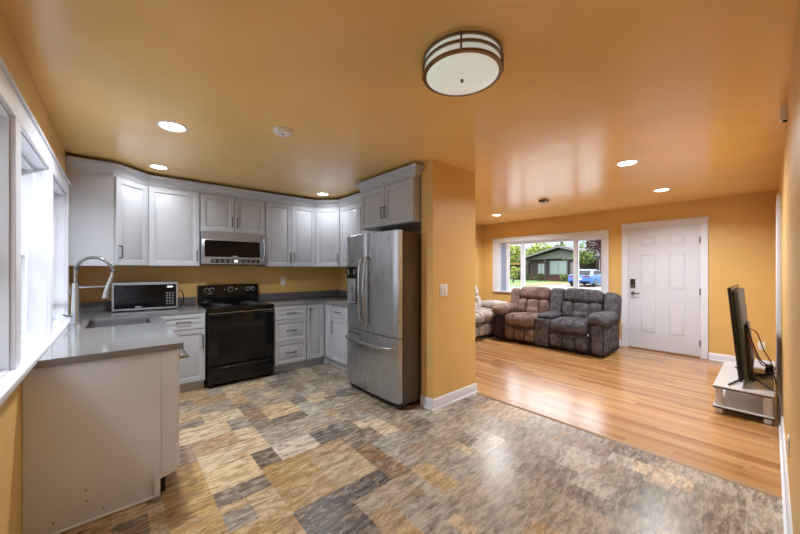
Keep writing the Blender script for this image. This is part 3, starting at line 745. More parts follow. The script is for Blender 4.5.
# ------------------------------------------------------------------ over-range microwave
t = root('over_range_microwave', 'stainless over-range microwave with curved handle mounted above the black range', 'microwave', (.757, 4.468, 1.425))
W_, H_ = .761, .411
part('housing', B(.004, W_-.004, .03, .418, .006, H_-.002, bev=.002), STEEL2, t)
part('top_panel', B(0, W_, -.006, .03, H_-.098, H_-.002, bev=.004), STEEL2, t)
dd = part('door', B(0, .748, -.012, .029, .085, H_-.1, bev=.005, seg=2), STEEL2, t)
part('window', B(.03, .665, -.0145, -.011, .098, H_-.112, bev=.001), GLASSB, dd)
part('brand_mark', B(.33, .39, -.0155, -.0142, .104, .112), MARK, dd)
bm = bmesh.new(); tube(bm, smooth_path([(.70, -.012, .06), (.705, -.048, .075), (.712, -.056, .19), (.705, -.05, .335), (.70, -.012, .345)], 6), .011, 10); part('handle', bm, CHROME, dd)
cp = part('control_panel', B(0, W_, -.01, .029, .008, .084, bev=.003), STEEL2, t)
st = part('key_strip', B(.1, .66, -.0125, -.0095, .024, .07, bev=.001), BLACKG, cp)
for k in (0, 1, 2, 3, 5, 6, 7, 8):
    for j in range(2): part('key', B(.112+k*.06, .152+k*.06, -.0132, -.0122, .031+j*.018, .042+j*.018), GREYMARK, cp)
part('display', B(.352, .398, -.0134, -.0122, .032, .062), DISPLAY, cp)
part('vent_grille', B(.05, .7, .05, .34, -.004, .0055), BLACKM, t)

# ------------------------------------------------------------------ range
t = root('electric_range', 'black electric range with coil burners between white base cabinets', 'range', (.766, 4.212, 0))
W_ = .756
part('side_body', B(.002, W_-.002,   .03, .655, .03, .895, bev=.003), BLACKE, t)
part('cooktop', B(0, W_, -.01, .6, .896, .922, bev=.006, seg=2), BLACKG, t)
dd = part('oven_door', B(.012, W_-.012, -.022, .029, .262, .868, bev=.006, seg=2), BLACKG, t)
part('window', B(.11, W_-.11, -.0245, -.0215, .36, .74, bev=.001), GLASSB, dd)
bm = bmesh.new(); tube(bm, [(.05, -.02, .838), (.05, -.058, .838), (W_-.05, -.058, .838), (W_-.05, -.02, .838)], .011, 8); part('handle', bm, BLACKE, dd)
part('trim_strip', B(.012, W_-.012, -.0235, -.0215, .86, .866), CHROME, dd)
dr = part('storage_drawer', B(.012, W_-.012, -.02, .029, .055, .25, bev=.006, seg=2), BLACKG, t)
part('drawer_lip', B(.05, W_-.05, -.027, -.0195, .215, .232, bev=.003), BLACKE, dr)
bk = part('backguard', B(.006, W_-.006, .6015, .668, .9225, 1.165, bev=.008, seg=2), BLACKE, t)
part('control_panel', B(.02, W_-.02, .595, .601, 1.03, 1.155, bev=.003), BLACKG, bk)
def knob(x, z, r=.024):
    bm = lathe(bmesh.new(), [(0, 0), (r, 0), (r, -.008), (r*.8, -.022), (0, -.024)], 20, (x, .5948, z), 'y'); box(bm, x-.004, x+.004, .5645, .5725, z-r*.75, z+r*.75)
    return part('knob', bm, BLACKM, t)
for x in (.105, .165, .61, .67): kn = knob(x, 1.1); part('dial_mark', lathe(bmesh.new(), [(.026, -.0005), (.0285, -.0005), (.0285, -.001), (.026, -.001), (.026, -.0005)], 24, (x, .5949, 1.1), 'y'), MARK, kn)
kn = knob(.388, 1.1, .03); part('dial_mark', lathe(bmesh.new(), [(.032, -.0005), (.035, -.0005), (.035, -.001), (.032, -.001), (.032, -.0005)], 24, (.388, .5949, 1.1), 'y'), MARK, kn)
for x in (.315, .46): part('indicator', lathe(bmesh.new(), [(0, 0), (.008, 0), (.008, -.003), (0, -.003)], 12, (x, .5948, 1.1), 'y'), MARK, t)
part('print_mark', B(.115, .165, .5943, .5949, 1.05, 1.056), MARK, t)
for x, y, r in ((.19, .14, .1), (.19, .41, .078), (.566, .14, .078), (.566, .41, .1)):
    bn = part('drip_pan', lathe(bmesh.new(), [(r*1.12, .9225), (r*1.14, .927), (r*1.05, .926), (r*.8, .9235), (0, .923)], 28, (x, y, 0)), CHROME, t)
    pts = []
    for k in range(120):
        u = k/119; a = 2*PI*3.6*u; pts.append((x+math.cos(a)*r*(.2+.78*u), y+math.sin(a)*r*(.2+.78*u), .9345))
    bm = bmesh.new(); tube(bm, pts, .0055, 6); part('coil', bm, BLACKM, bn)
for x in (.05, W_-.05):
    for y in (.06, .56): part('foot', lathe(bmesh.new(), [(0, 0), (.02, 0), (.02, .0295), (0, .0295)], 12, (x, y, 0)), BLACKM, t)

# ------------------------------------------------------------------ fridge (front faces -x): local x runs away from the window side toward the camera
FRX, FRY, FW_, FH = 2.008, 3.268, .925, 1.752
t = root('refrigerator', 'tall stainless french-door refrigerator with bottom freezer beside the orange partition', 'refrigerator', (FRX, FRY, 0), -PI/2)
part('case', B(.006, FW_-.006, .085, .84, .045, FH-.012, bev=.006, seg=2), FSIDE, t)
def curved_door(x0, x1, z0, z1, d=.072, bow=.016, full=(0, FW_)):
    """front bows outward across the whole fridge"""
    n = 14; bm = bmesh.new(); secs = []
    for k in range(n+1):
        x = x0+(x1-x0)*k/n; u = (x-full[0])/(full[1]-full[0])*2-1; y = -bow*(1-u*u)+.008
        ed = min(x-x0, x1-x); rr = .012
        if ed < rr: y += rr-math.sqrt(max(0, rr*rr-(rr-ed)**2))
        secs.append([(x, y, z0+.004), (x, y+.004, z0), (x, d, z0), (x, d, z1), (x, y+.004, z1), (x, y, z1-.004)])
    return loft(bm, secs)
SP = .425
DZ = .70
ld = part('left_door', curved_door(.004, SP-.003, DZ+.004, FH), STEEL, t)
rd = part('right_door', curved_door(SP+.003, FW_-.004, DZ+.004, FH), STEEL, t)
fd = part('freezer_drawer', curved_door(.004, FW_-.004, .075, DZ-.006), STEEL, t)
for p_, x in ((ld, SP-.045), (rd, SP+.045)):
    s = -1 if x < SP else 1
    bm = bmesh.new(); tube(bm, smooth_path([(x+s*.008, 0, .80), (x+s*.004, -.045, .83), (x, -.066, .97), (x-s*.004, -.075, 1.15), (x, -.066, 1.33), (x+s*.004, -.045, 1.47), (x+s*.008, 0, 1.50)], 6), .0135, 12)
    part('handle', bm, CHROME, p_)
bm = bmesh.new(); tube(bm, smooth_path([(.05, .004, .60), (.07, -.04, .605), (.2, -.06, .60), (FW_/2, -.072, .597), (FW_-.2, -.06, .60), (FW_-.07, -.04, .605), (FW_-.05, .004, .60)], 6), .0135, 12); part('handle', bm, CHROME, fd)
part('recess_strip', B(.06, FW_-.3, -.0065, .0, .645, .67, bev=.002), FSIDE, fd)
# dispenser in the left door
dp = part('dispenser', B(.045, .245, -.0115, .004, .985, 1.40, bev=.004), BLACKG, ld)
part('display', B(.06, .23, -.014, -.0112, 1.30, 1.385, bev=.002), GLASSB, dp)
bm = bmesh.new()
for i in range(2):
    for j in range(3): box(bm, .078+i*.115, .098+i*.115, -.0148, -.0136, 1.312+j*.022, 1.32+j*.022)
part('key_print', bm, MARK, dp)
part('alcove', B(.062, .228, -.0135, -.0112, 1.0, 1.265, bev=.002), STEEL2, dp)
bm = bmesh.new(); prism(bm, [(.17, 1.012), (.205, 1.012), (.205, 1.22), (.15, 1.245), (.12, 1.245), (.165, 1.2)], -.026, -.0137, 'y', bev=.003); part('paddle', bm, CHROME, dp)
part('drip_tray', B(.062, .228, -.03, -.0137, .99, 1.004, bev=.002), STEEL2, dp)
part('brand_mark', B(FW_-.13, FW_-.11, -.006, -.002, 1.66, 1.68), GREYMARK, rd)
for z in (FH-.010,):
    for x in (.03, FW_-.10): part('hinge_cover', B(x, x+.07, .02, .15, FH-.0115, FH+.012, bev=.004), BLACKM, t)
part('toe_grille', B(.02, FW_-.02, .05, .075, .012, .07, bev=.002), BLACKM, t)
for x in (.06, FW_-.06):
    for y in (.11, .74): part('leveling_foot', lathe(bmesh.new(), [(0, 0), (.022, 0), (.022, .045), (0, .045)], 12, (x, y, 0)), BLACKM, t)

# ------------------------------------------------------------------ loveseat under the far window (front faces -x)
def seat_unit(t, x0, x1, fab, sd, back=True):
    w3 = (x1-x0)/3
    sc = bmesh.new()
    softbox(sc, x0+.005, x1-.005, -.06, .60, .31, .525, .085, 9, puff=.02, wob=.006, seed=sd)
    s_ = part('seat_cushion', sc, fab, t)
    for k in (1, 2):
        bm = bmesh.new(); x = x0+w3*k; tube(bm, smooth_path([(x, -.062, .33), (x+.004, -.068, .43), (x, -.03, .522), (x, .2, .542), (x, .45, .54)], 5), .006, 6); part('seam', bm, FABD, s_)
    for k in range(3):
        bm = bmesh.new(); softbox(bm, x0+w3*k+.004, x0+w3*(k+1)-.004, -.035, .2, .07, .30, .05, 5, puff=.012, seed=sd+k); part('footrest_pad', bm, fab, t)
    bm = bmesh.new(); tube(bm, smooth_path([(x0+.01, -.05, .33), ((x0+x1)/2-.1, -.075, .295), ((x0+x1)/2+.1, -.075, .295), (x1-.01, -.05, .33)], 6), .012, 6); part('welt', bm, FABD, s_)
    if back:
        lean = Matrix.Translation((0, .52, .5)) @ Matrix.Rotation(math.radians(-13), 4, 'X') @ Matrix.Translation((0, -.52, -.5))
        bm = bmesh.new(); softbox(bm, x0, x1, .56, .82, .40, 1.02, .07, 8, wob=.005, seed=sd+11); bm.transform(lean); b_ = part('backrest', bm, fab, t)
        bm = bmesh.new(); softbox(bm, x0+.005, x1-.005, .475, .70, .79, 1.035, .075, 8, puff=.01, wob=.008, seed=sd+12); bm.transform(lean); part('headrest_roll', bm, fab, b_)
        for k, (a, b) in enumerate(((x0+.0, x0+.17), (x0+.172, x1-.172), (x1-.17, x1-.0))):
            bm = bmesh.new(); softbox(bm, a, b, .475 if k == 1 else .45, .66, .50, .785, .06, 6, puff=.01, wob=.008, seed=sd+20+k); bm.transform(lean); part('lumbar_pad', bm, fab, b_)
        bm = bmesh.new(); softbox(bm, x0+.18, x1-.18, .455, .6, .50, .63, .045, 6, puff=.012, seed=sd+30); bm.transform(lean); part('lumbar_roll', bm, fab, b_)
def arm(t, x0, x1, fab, fab2, sd):
    bm = bmesh.new(); softbox(bm, x0+.02, x1-.02, -.03, .80, .035, .56, .07, 8, seed=sd); a = part('arm', bm, fab2, t)
    bm = bmesh.new(); softbox(bm, x0-.015, x1+.015, -.07, .62, .49, .675, .085, 9, puff=.01, wob=.008, seed=sd+1); part('arm_pad', bm, fab, a)
    bm = bmesh.new(); cx = (x0+x1)/2; h = (x1-x0)/2-.03
    tube(bm, smooth_path([(cx-h, -.033, .09), (cx-h, -.036, .45), (cx-h*.8, -.04, .55), (cx, -.042, .575), (cx+h*.8, -.04, .55), (cx+h, -.036, .45), (cx+h, -.033, .09)], 5), .009, 6); part('welt', bm, FABD, a)
SOX, SOY = 5.57, 3.60
t = root('loveseat', 'charcoal plush reclining loveseat with console and a left seat tinted brown as painted warm light, below the far window', 'sofa', (SOX, SOY, 0), -PI/2)
part('base', B(.03, 1.93, .03, .78, .03, .32, bev=.01), FABD, t)
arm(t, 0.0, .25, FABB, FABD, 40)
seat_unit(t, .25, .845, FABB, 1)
seat_unit(t, 1.105, 1.715, FAB, 60)
arm(t, 1.715, 1.965, FAB, FAB, 80)
bm = bmesh.new(); softbox(bm, .85, 1.10, -.02, .62, .04, .50, .025, 6, seed=5); part('console', bm, FAB, t)
bm = bmesh.new(); softbox(bm, .855, 1.095, .06, .62, .50, .585, .04, 7, puff=.012, wob=.004, seed=6); part('console_lid', bm, FAB, t)
bm = bmesh.new(); softbox(bm, .855, 1.10, .50, .78, .5, 1.03, .05, 7, puff=.01, seed=7); bm.transform(Matrix.Translation((0, .52, .5)) @ Matrix.Rotation(math.radians(-13), 4, 'X') @ Matrix.Translation((0, -.52, -.5))); part('console_back', bm, FAB, t)
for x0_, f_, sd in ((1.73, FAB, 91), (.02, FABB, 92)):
    bm = bmesh.new(); softbox(bm, x0_, x0_+.22, .52, .8, .45, 1.0, .07, 7, wob=.006, seed=sd); bm.transform(Matrix.Translation((0, .52, .5)) @ Matrix.Rotation(math.radians(-13), 4, 'X') @ Matrix.Translation((0, -.52, -.5))); part('back_wing', bm, f_, t)
bm = bmesh.new(); tube(bm, [(1.965, .28, .42), (1.985, .28, .42), (1.99, .32, .40), (1.985, .40, .39)], .01, 8); part('recline_lever', bm, BLACKM, t)
for x in (.1, 1.86):
    for y in (.08, .7): part('foot', lathe(bmesh.new(), [(0, 0), (.025, 0), (.025, .0295), (0, .0295)], 12, (x, y, 0)), BLACKM, t)
bm = B(1.722, 1.738, -.062, -.055, .33, .36); part('care_tag', bm, MARK, t)

# recliner, mostly behind the partition (front faces -y)
t = root('loveseat', 'taupe and brown plush reclining loveseat half hidden behind the orange partition', 'sofa', (4.58, 3.72, 0), 0)
part('base', B(.03, 1.74, .03, .78, .03, .32, bev=.01), FABD, t)
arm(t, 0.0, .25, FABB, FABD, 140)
seat_unit(t, .255, .88, FABL, 101)
seat_unit(t, .885, 1.515, FABL, 121)
arm(t, 1.515, 1.765, FABL, FABD, 180)
for x in (.1, 1.66):
    for y in (.08, .7): part('foot', lathe(bmesh.new(), [(0, 0), (.025, 0), (.025, .0295), (0, .0295)], 12, (x, y, 0)), BLACKM, t)

# ------------------------------------------------------------------ television and its stand
t = root('tv_stand', 'low grey-white two-shelf stand under the television by the right wall', 'tv stand', (4.30, -.02, 0))
L_, W_ = 1.2, .385
part('top_shelf', B(0, L_, 0, W_, .245, .265, bev=.003), SHELFG, t)
part('bottom_shelf', B(.0, L_, 0, W_, .055, .075, bev=.003), SHELFG, t)
for z, nm in ((.243, 'edge_band'), (.053, 'edge_band')): part(nm, B(-.005, 0, -.0, W_, z, z+.012), BLACKM, t)
part('shelf_edge', B(-.0045, 0, 0, W_, .2555, .265), STANDW, t)
for x in (.03, L_-.09):
    for y in (.01, W_-.065):
        lg = part('leg', B(x, x+.055, y, y+.055, .0755, .2445, bev=.004), STANDW, t)
        part('foot', B(x+.003, x+.052, y+.003, y+.052, 0, .0545, bev=.004), PLASTW, lg)
t = root('television', 'large black flat television seen edge-on, tipped slightly on splayed legs', 'television', (4.36, .158, .266))
tilt = Matrix.Translation((0, 0, .05)) @ Matrix.Rotation(math.radians(-5.0), 4, 'X') @ Matrix.Translation((0, 0, -.05))
def tb(bm): bm.transform(tilt); return bm
TL = 1.08
part('screen_bezel', tb(B(0, TL, .012, .038, .06, .935, bev=.004)), BLACKE, t)
part('screen', tb(B(.012, TL-.012, .0375, .0395, .075, .922)), GLASSB, t)
bm = bmesh.new(); prism(bm, [(.02, .075), (TL-.02, .075), (TL-.02, .895), (.02, .895)], -.028, .0115, 'y', bev=.006); part('rear_shell', tb(bm), TVB, t)
bm = bmesh.new(); prism(bm, [(.2, .12), (TL-.2, .12), (TL-.3, .55), (.3, .55)], -.05, -.0285, 'y', bev=.006); part('rear_box', tb(bm), TVB, t)
bm = bmesh.new(); tube(bm, [(.45, -.015, .02), (.45, -.02, .2)], .025, 10); box(bm, .37, .53, -.06, .03, .004, .022, bev=.004); part('stand_neck', bm, BLACKM, t)
for dx, dy, sh in ((-.42, .12, 1), (-.42, -.19, 2), (.42, .12, 1), (.45, -.19, 1)):
    bm = bmesh.new(); tube(bm, [(.45, -.015, .03), (.45+dx*.3, -.015+dy*.3, .024), (.45+dx, -.015+dy, .0075)], [.011, .01, .0072], 8); part('leg', bm, CHROME if sh == 2 else BLACKM, t)

def cable(label, pts, m, r=.006):
    solo('cable', tube(bmesh.new(), smooth_path(pts, 7), r, 6), m, label, 'cable')
yb = YR+.025
cable('black cable drooping from the back of the television to the wall, the highest loop', [(4.62, .155, .84), (4.68, .12, .66), (4.80, .07, .48), (4.95, .02, .40), (5.1, -.02, .36), (5.2, -.03, .31)], BLACKM)
cable('red cable arching out behind the television, tallest red loop', [(4.64, .155, .80), (4.76, .09, .74), (4.95, .05, .56), (5.05, .0, .42), (5.1, -.02, .31)], RED, .005)
cable('dark red cable hanging close to the television back', [(4.60, .15, .74), (4.66, .11, .58), (4.80, .06, .43), (5.0, .03, .38), (5.12, .0, .31)], RED, .005)
cable('black cable curling down over the stand corner at the wall', [(4.9, .04, .33), (4.78, .0, .37), (4.66, -.025, .35), (4.62, -.035, .27), (4.64, -.04, .12)], BLACKM)
cable('yellow cable hanging over the stand edge beside the wall', [(4.75, .02, .31), (4.62, -.0, .33), (4.55, -.034, .30), (4.56, -.036, .2), (4.6, -.04, .1)], YEL, .005)
cable('grey cable looping on the stand top toward the wall', [(5.0, .06, .275), (4.85, .03, .31), (4.75, -.01, .35), (4.7, -.036, .30), (4.7, -.04, .16)], GREYMARK, .005)
t = root('media_box', 'flat black media player lying on the stand behind the television', 'media player', (5.0, .03, .266))
part('case', B(0, .2, 0, .13, 0, .03, bev=.004), BLACKE, t); part('front_strip', B(-.002, 0, .01, .12, .008, .02), RED, t)
t = root('power_adapter', 'black power adapter with white plug at the wall end of the stand', 'adapter', (5.24, .0, .266))
part('body', B(0, .09, -.02, .04, 0, .06, bev=.006), BLACKM, t); part('plug', B(.01, .06, -.018, .02, .0605, .085, bev=.004), PLASTW, t)

# ------------------------------------------------------------------ outside: street, house, car, trees
GZ = -.1
def olin(r, g, b):                             # outdoor colours darkened to balance the bright sky in the window view
    return tuple(v*.5 for v in lin(r, g, b)[:3])+(1,)
GRASS = mat('lawn_green', olin(96, 136, 58), .9, vary=(.9, .3), bump=(12, .6, .05))
CONC = mat('pale_concrete', olin(150, 144, 136), .85, vary=(.6, .1))
DRYG = mat('dry_grass', olin(168, 132, 82), .9, vary=(1.2, .2))
bm = bmesh.new(); box(bm, XF+.18, 120, -60, 90, GZ-.2, GZ-.02); box(bm, -30, XL-.17, -30, 60, GZ-.2, GZ-.02)
struct('ground', bm, GRASS)
PAVE = mat('bounce_ground_concrete', lin(150, 148, 144), .9)
struct('bounce_ground_front', B(XF+.18, 17.9, -20, 30, GZ-.019, GZ-.004), PAVE)  # unseen pale ground added to bounce daylight onto the ceiling
struct('bounce_ground_side', B(-3.38, XL-.17, -6, 16, GZ-.019, GZ-.004), PAVE)  # unseen pale strip added to bounce daylight up into the kitchen
struct('added_sky_block', B(-1.1, XL-.161, -.5, 5.6, 2.45, 2.62), TRIM)  # unseen overhang added to block overhead sky at the left windows
struct('street', B(18, 25, -50, 80, GZ-.019, GZ-.005), CONC)
struct('driveway', B(25.01, 41, 8, 13.6, GZ-.019, GZ-.002), CONC)
struct('verge', B(28, 38, 13.7, 16.6, GZ-.0195, GZ+.0), DRYG)
SID = mat('dark_siding', olin(70, 60, 58), .8, bump=(3, .3, .02)); SIDG = mat('green_grey_siding', olin(132, 140, 132), .8)
ROOF = mat('dark_shingle', olin(92, 90, 92), .9, vary=(3, .2)); FASC = mat('pale_fascia', olin(150, 150, 146), .6)
MUST = mat('mossy_roof', olin(190, 150, 72), .9, vary=(1, .15)); WOODG = mat('grey_wood_siding', olin(104, 98, 98), .85, vary=(2, .15)); GLH = mat('pale_window_glass', olin(178, 196, 194), .15)
BRICK = mat('dark_red_brick', olin(92, 52, 48), .85, vary=(4, .3)); WHW = mat('white_house_wall', olin(206, 206, 206), .7)
HX = 42
t = root('house', 'dark single-storey house with a grey gable roof across the street', 'house', (HX, 17, GZ))
def hp(name, bm, m, parent=None, label=None): return part(name, bm, m, parent or t, world=True, label=label)
hp('wall', B(HX+.3, HX+9, 15.25, 21.6, GZ, 2.6), SID)
hp('carport_wall', B(HX+6, HX+6.2, 12.7, 15.2, GZ, 2.6), SID)
hp('carport_post', B(HX-.9, HX-.75, 12.95, 13.1, GZ, 2.7), SID)
hp('gable', prism(bmesh.new(), [(12.9, 2.75), (22.0, 2.62), (17.3, 3.85)], HX-.2, HX+.3, 'x'), SIDG)
for a, b in (((12.5, 2.72), (17.25, 4.05)), ((17.25, 4.05), (22.5, 2.58))):
    r_ = hp('roof', prism(bmesh.new(), [a, b, (b[0], b[1]+.22), (a[0], a[1]+.22)], HX-1.1, HX+10, 'x'), ROOF)
    hp('fascia', prism(bmesh.new(), [a, b, (b[0], b[1]+.16), (a[0], a[1]+.16)], HX-1.14, HX-1.101, 'x'), FASC, r_)
for y in (21.3, 18.95, 14.9): hp('porch_post', B(HX-.9, HX-.7, y-.1, y+.1, GZ, 2.7), SID)
for y0_, y1_, z0_, z1_ in ((16.75, 18.75, .75, 2.35), (19.5, 20.3, .7, 2.0)):
    wn = hp('window', B(HX+.2, HX+.32, y0_-.1, y1_+.1, z0_-.1, z1_+.1), FASC)
    hp('pane', B(HX+.15, HX+.199, y0_, (y0_+y1_)/2-.05, z0_, z1_), GLH, wn)
    hp('pane', B(HX+.15, HX+.199, (y0_+y1_)/2+.05, y1_, z0_, z1_), GLH, wn)
hp('brick_wainscot', B(HX+.05, HX+.299, 15.2, 21.6, GZ, .62), BRICK)
hp('door', B(HX+.2, HX+.299, 15.5, 16.3, GZ, 2.2), FASC)
t = root('shed', 'low grey wooden outbuilding with a mustard mossy roof, left of the house across the street', 'shed', (HX+3, 24, GZ))
hp('wall', B(HX+2, HX+7, 22.8, 29, GZ, 2.0), WOODG)
hp('roof', prism(bmesh.new(), [(22.6, 2.01), (29.5, 2.01), (29.5, 2.25), (22.6, 2.25)], HX+1.4, HX+7.4, 'x'), MUST)
t = root('garage', 'white-walled building at the right edge of the view through the far window', 'building', (HX-3, 10, GZ))
hp('wall', B(HX-3.8, HX+2, 7, 11.9, GZ, 2.45), WHW); hp('roof', B(HX-4.1, HX+2.2, 6.7, 12.1, 2.451, 2.75), ROOF)
# car
BLUE = mat('blue_car_paint', olin(76, 136, 226), .3, metal=.1, coat=.4); CGL = mat('car_glass', olin(26, 30, 36), .45, spec=.1); WHP = mat('pale_blue_cabin', olin(150, 178, 226), .4)  # cabin coloured paler than the body
TIRE = mat('tyre_rubber', olin(28, 28, 30), .8); RIM = mat('alloy_rim', olin(150, 152, 156), .3, metal=.8); TAIL = mat('tail_lamp_red', olin(150, 26, 28), .3)
ca = math.radians(1)
t = root('car', 'bright blue fastback car with a pale roof parked in the driveway across the street', 'car', (31.4, 10.55, GZ), ca)
# local x = toward the nose, rear at -2.4
st = [(-2.42, .42, .86, .78), (-2.36, .30, .98, .90), (-2.0, .24, 1.06, .95), (-1.2, .22, 1.03, .96), (0, .2, .98, .95), (1.0, .2, .96, .95), (1.8, .22, .86, .93), (2.25, .28, .74, .84), (2.4, .36, .62, .7)]
secs = []
for x, zb, zt, hw in st:
    secs.append([(x, -hw*.92, zb), (x, -hw, zb+.12), (x, -hw, zt-.22), (x, -hw*.93, zt-.05), (x, -hw*.8, zt), (x, hw*.8, zt), (x, hw*.93, zt-.05), (x, hw, zt-.22), (x, hw, zb+.12), (x, hw*.92, zb)])
bd = part('body', loft(bmesh.new(), secs), BLUE, t)
cs_ = [(-2.0, 1.0, .78), (-1.35, 1.33, .66), (-.7, 1.44, .60), (0, 1.44, .6), (.5, 1.36, .62), (1.25, .95, .76)]
secs = [[(x, -.84, .93), (x, -.8, .98), (x, -hw, zt-.05), (x, -hw*.9, zt), (x, hw*.9, zt), (x, hw, zt-.05), (x, .8, .98), (x, .84, .93)] for x, zt, hw in cs_]
part('cabin', loft(bmesh.new(), secs), WHP, t)
def quad(bm, ps, th=.02, n=None):
    n = Vector(n).normalized()*th; A = [bm.verts.new(Vector(p)+n) for p in ps]; C = [bm.verts.new(Vector(p)-n) for p in ps]
    bm.faces.new(A); bm.faces.new(C[::-1])
    for i in range(len(ps)): bm.faces.new((A[i], A[(i+1) % len(ps)], C[(i+1) % len(ps)], C[i]))
    return bm
part('rear_window', quad(bmesh.new(), [(-1.92, -.64, 1.05), (-1.92, .64, 1.05), (-1.32, .56, 1.345), (-1.32, -.56, 1.345)], .02, (-.44, 0, .9)), CGL, t)
for s in (-1, 1): part('side_window', quad(bmesh.new(), [(-1.35, s*.79, 1.03), (.9, s*.79, 1.03), (.4, s*.635, 1.3), (-.5, s*.625, 1.38), (-1.1, s*.65, 1.28)], .02, (0, s, .5)), CGL, t)
part('windscreen', quad(bmesh.new(), [(1.2, -.66, 1.0), (1.2, .66, 1.0), (.58, .54, 1.33), (.58, -.54, 1.33)], .02, (.5, 0, .8)), CGL, t)
for s in (-1, 1): part('tail_lamp', B(-2.43, -2.35, s*.55-.24, s*.55+.24, .78, .9, bev=.01), TAIL, t)
part('spoiler', B(-2.42, -2.2, -.75, .75, 1.02, 1.07, bev=.015), CGL, t); part('number_plate', B(-2.445, -2.41, -.2, .2, .6, .72), MARK, t)
part('bumper', B(-2.45, -2.3, -.8, .8, .3, .46, bev=.03), CGL, t)
for x in (-1.5, 1.45):
    for s in (-1, 1):
        wh = part('wheel', lathe(bmesh.new(), [(0, -.1), (.3, -.1), (.34, -.07), (.34, .07), (.3, .1), (0, .1)], 24, (x, s*.86, .34), 'y'), TIRE, t)
        part('rim', lathe(bmesh.new(), [(0, s*.105), (.22, s*.11), (.23, s*.1), (0, s*.1)], 20, (x, s*.86, .34), 'y'), RIM, wh)
# vegetation
BARK = mat('brown_bark', olin(86, 70, 58), .9)
def leaf_mat(n, c): return mat(n, olin(*c), .8, vary=(1.3, .3))
LG = leaf_mat('leaf_yellow_green', (176, 190, 78)); DG = leaf_mat('leaf_dark_green', (74, 98, 56)); RG = leaf_mat('leaf_dark_red', (92, 50, 58)); MG = leaf_mat('leaf_mid_green', (124, 150, 70)); CGm = leaf_mat('conifer_green', (84, 104, 96))
def tree(label, x, y, h, r, m, n=700, low=.25, seed=0, cat='tree', name='tree', conifer=False, z0=GZ, lf=.22):
    rg = random.Random(seed); t = root(name, label, cat, (x, y, z0))
    bm = bmesh.new(); tube(bm, [(0, 0, 0), (.05, .03, h*.4), (0, 0, h*.8)], [r*.07+.05, r*.05+.03, .02], 7); part('trunk', bm, BARK, t)
    bm = bmesh.new(); blobs = [(rg.uniform(-.55, .55)*r, rg.uniform(-.55, .55)*r, h*(low+(1-low)*rg.uniform(.2, .8)), rg.uniform(.4, .62)*r) for _ in range(9)]
    for _ in range(n):
        if conifer:
            u = rg.random(); a = rg.uniform(0, 2*PI); rr = r*(1-u)*rg.uniform(.6, 1); p = Vector((math.cos(a)*rr, math.sin(a)*rr, h*(.1+.9*u)))
        else:
            b = rg.choice(blobs); d = Vector((rg.gauss(0, 1), rg.gauss(0, 1), rg.gauss(0, 1))).normalized(); p = Vector(b[:3])+Vector((d.x, d.y, d.z*.75))*b[3]*rg.uniform(.75, 1)
            p.z = max(p.z, h*low*.5)
        s = lf*rg.uniform(.6, 1.3); q = Vector((rg.gauss(0, 1), rg.gauss(0, 1), rg.gauss(0, 1))).normalized(); e = q.cross(Vector((rg.gauss(0, 1), rg.gauss(0, 1), 1))).normalized(); f = q.cross(e)
        vs = [bm.verts.new(p+e*s), bm.verts.new(p+f*s*.6), bm.verts.new(p-e*s), bm.verts.new(p-f*s*.6)]
        bm.faces.new(vs)
    part('foliage', bm, m, t, angle=180)
    return t
tree('broad yellow-green tree behind the outbuilding, left in the far window', 56, 33.5, 5.6, 4.4, LG, 1500, .1, 3, lf=.34)
tree('tall yellow-green tree rising behind the left half of the house roof', 64, 30, 6.6, 3.8, LG, 1400, .1, 4, lf=.34)
tree('olive tree low between the outbuilding roof and the house roof', 52, 26.6, 4.8, 2.4, MG, 800, .1, 15, lf=.26)
tree('pale green treetop just left of the house roof ridge', 76, 32.5, 7.0, 3.6, MG, 1000, .1, 5, lf=.34)
tree('dark red-leaved tree at the right edge of the far window view', 36, 11.0, 5.4, 1.5, RG, 800, .5, 6, lf=.16)
tree('leafy green tree in front of the dark carport behind the blue car', 38, 13.4, 3.7, 1.2, MG, 500, .55, 7, lf=.16)
tree('green tree rising above the right slope of the house roof', 60, 20.5, 6.2, 3.2, MG, 900, .2, 8, lf=.3)
tree('small pointed conifer above the house roof ridge', 85, 35, 9.2, 1.8, CGm, 600, .1, 9, conifer=True, lf=.3)
tree('pale yellow-green shrub at the left edge of the lawn across the street', 34, 19.3, 1.9, .7, LG, 350, .1, 10, 'shrub', 'shrub', lf=.12)
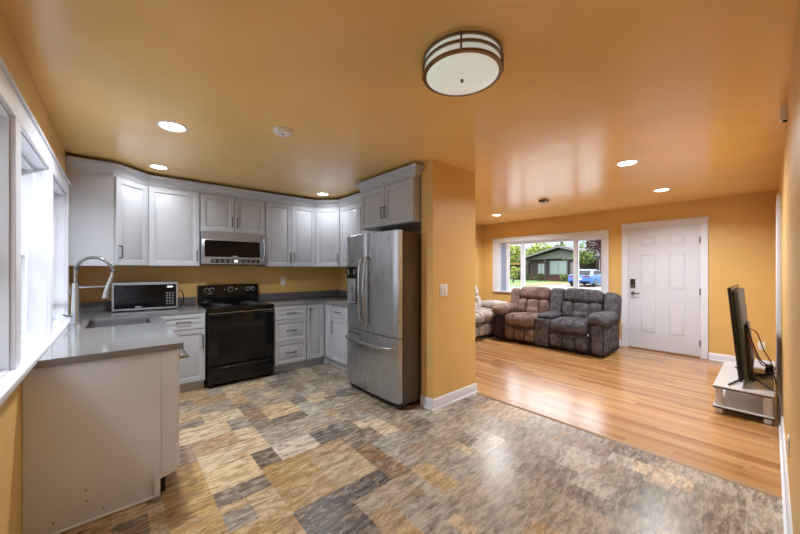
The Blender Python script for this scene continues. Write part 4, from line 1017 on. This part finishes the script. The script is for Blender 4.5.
for i, (y, h_, m_, lb) in enumerate([(20.9, .8, DG, 'dark low shrub by the left porch post of the house'), (19.3, .9, DG, 'dark shrub under the house window, left of its centre'), (16.2, .8, MG, 'green shrub by the front steps of the house')]):
    tree(lb, HX-1.7, y, h_, .6, m_, 260, .1, 20+i, 'shrub', 'shrub', lf=.1)
tree('dark green hedge clump in front of the outbuilding', 42.5, 23.2, 1.1, 1.1, DG, 380, .1, 31, 'shrub', 'shrub', lf=.12)
HILL = mat('hazy_hill', olin(196, 208, 220), 1, vary=(.02, .15))  # distance haze put into the hill colour
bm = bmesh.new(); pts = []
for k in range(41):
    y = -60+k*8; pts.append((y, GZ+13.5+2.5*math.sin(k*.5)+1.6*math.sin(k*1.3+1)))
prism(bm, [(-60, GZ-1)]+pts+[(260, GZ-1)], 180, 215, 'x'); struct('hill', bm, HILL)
# neighbour's wall outside the side windows, raised and kept pale to shape their daylight
NB = mat('neighbour_siding', lin(228, 231, 236), .7)
t = root('neighbour_house', 'pale siding wall of the neighbouring house outside the left windows', 'house', (-3.4, 4, GZ))
hp('wall', B(-9, -3.4, -4, 16, GZ, 4.2), NB)
bm = bmesh.new()
for k in range(30): box(bm, -3.4, -3.385, -4, 16, GZ+.1+k*.155, GZ+.112+k*.155)
hp('lap_siding', bm, WHW); hp('roof', prism(bmesh.new(), [(-9.4, 4.201), (-3.0, 4.201), (-6.2, 5.6)], -4.3, 16.3, 'y'), ROOF)
for y in (2.2, 6.4):
    wn = hp('window', B(-3.4, -3.37, y, y+1.1, .9, 2.0), WHW); hp('pane', B(-3.369, -3.362, y+.08, y+1.02, .98, 1.92), GLH, wn)

# repeats of a kind share a group
GROUPS = {'wall_cabinet': 'white wall cabinets', 'base_cabinet': 'white base cabinets', 'wall_outlet': 'white wall outlets', 'cable': 'cables behind the television',
          'tree': 'trees across the street', 'shrub': 'shrubs in front of the house across the street', 'loveseat': 'plush reclining loveseats', 'countertop': 'grey countertops'}
for o in S.objects:
    k = o.name.split('.')[0]
    if o.parent is None and k in GROUPS and 'label' in o: o['group'] = GROUPS[k]
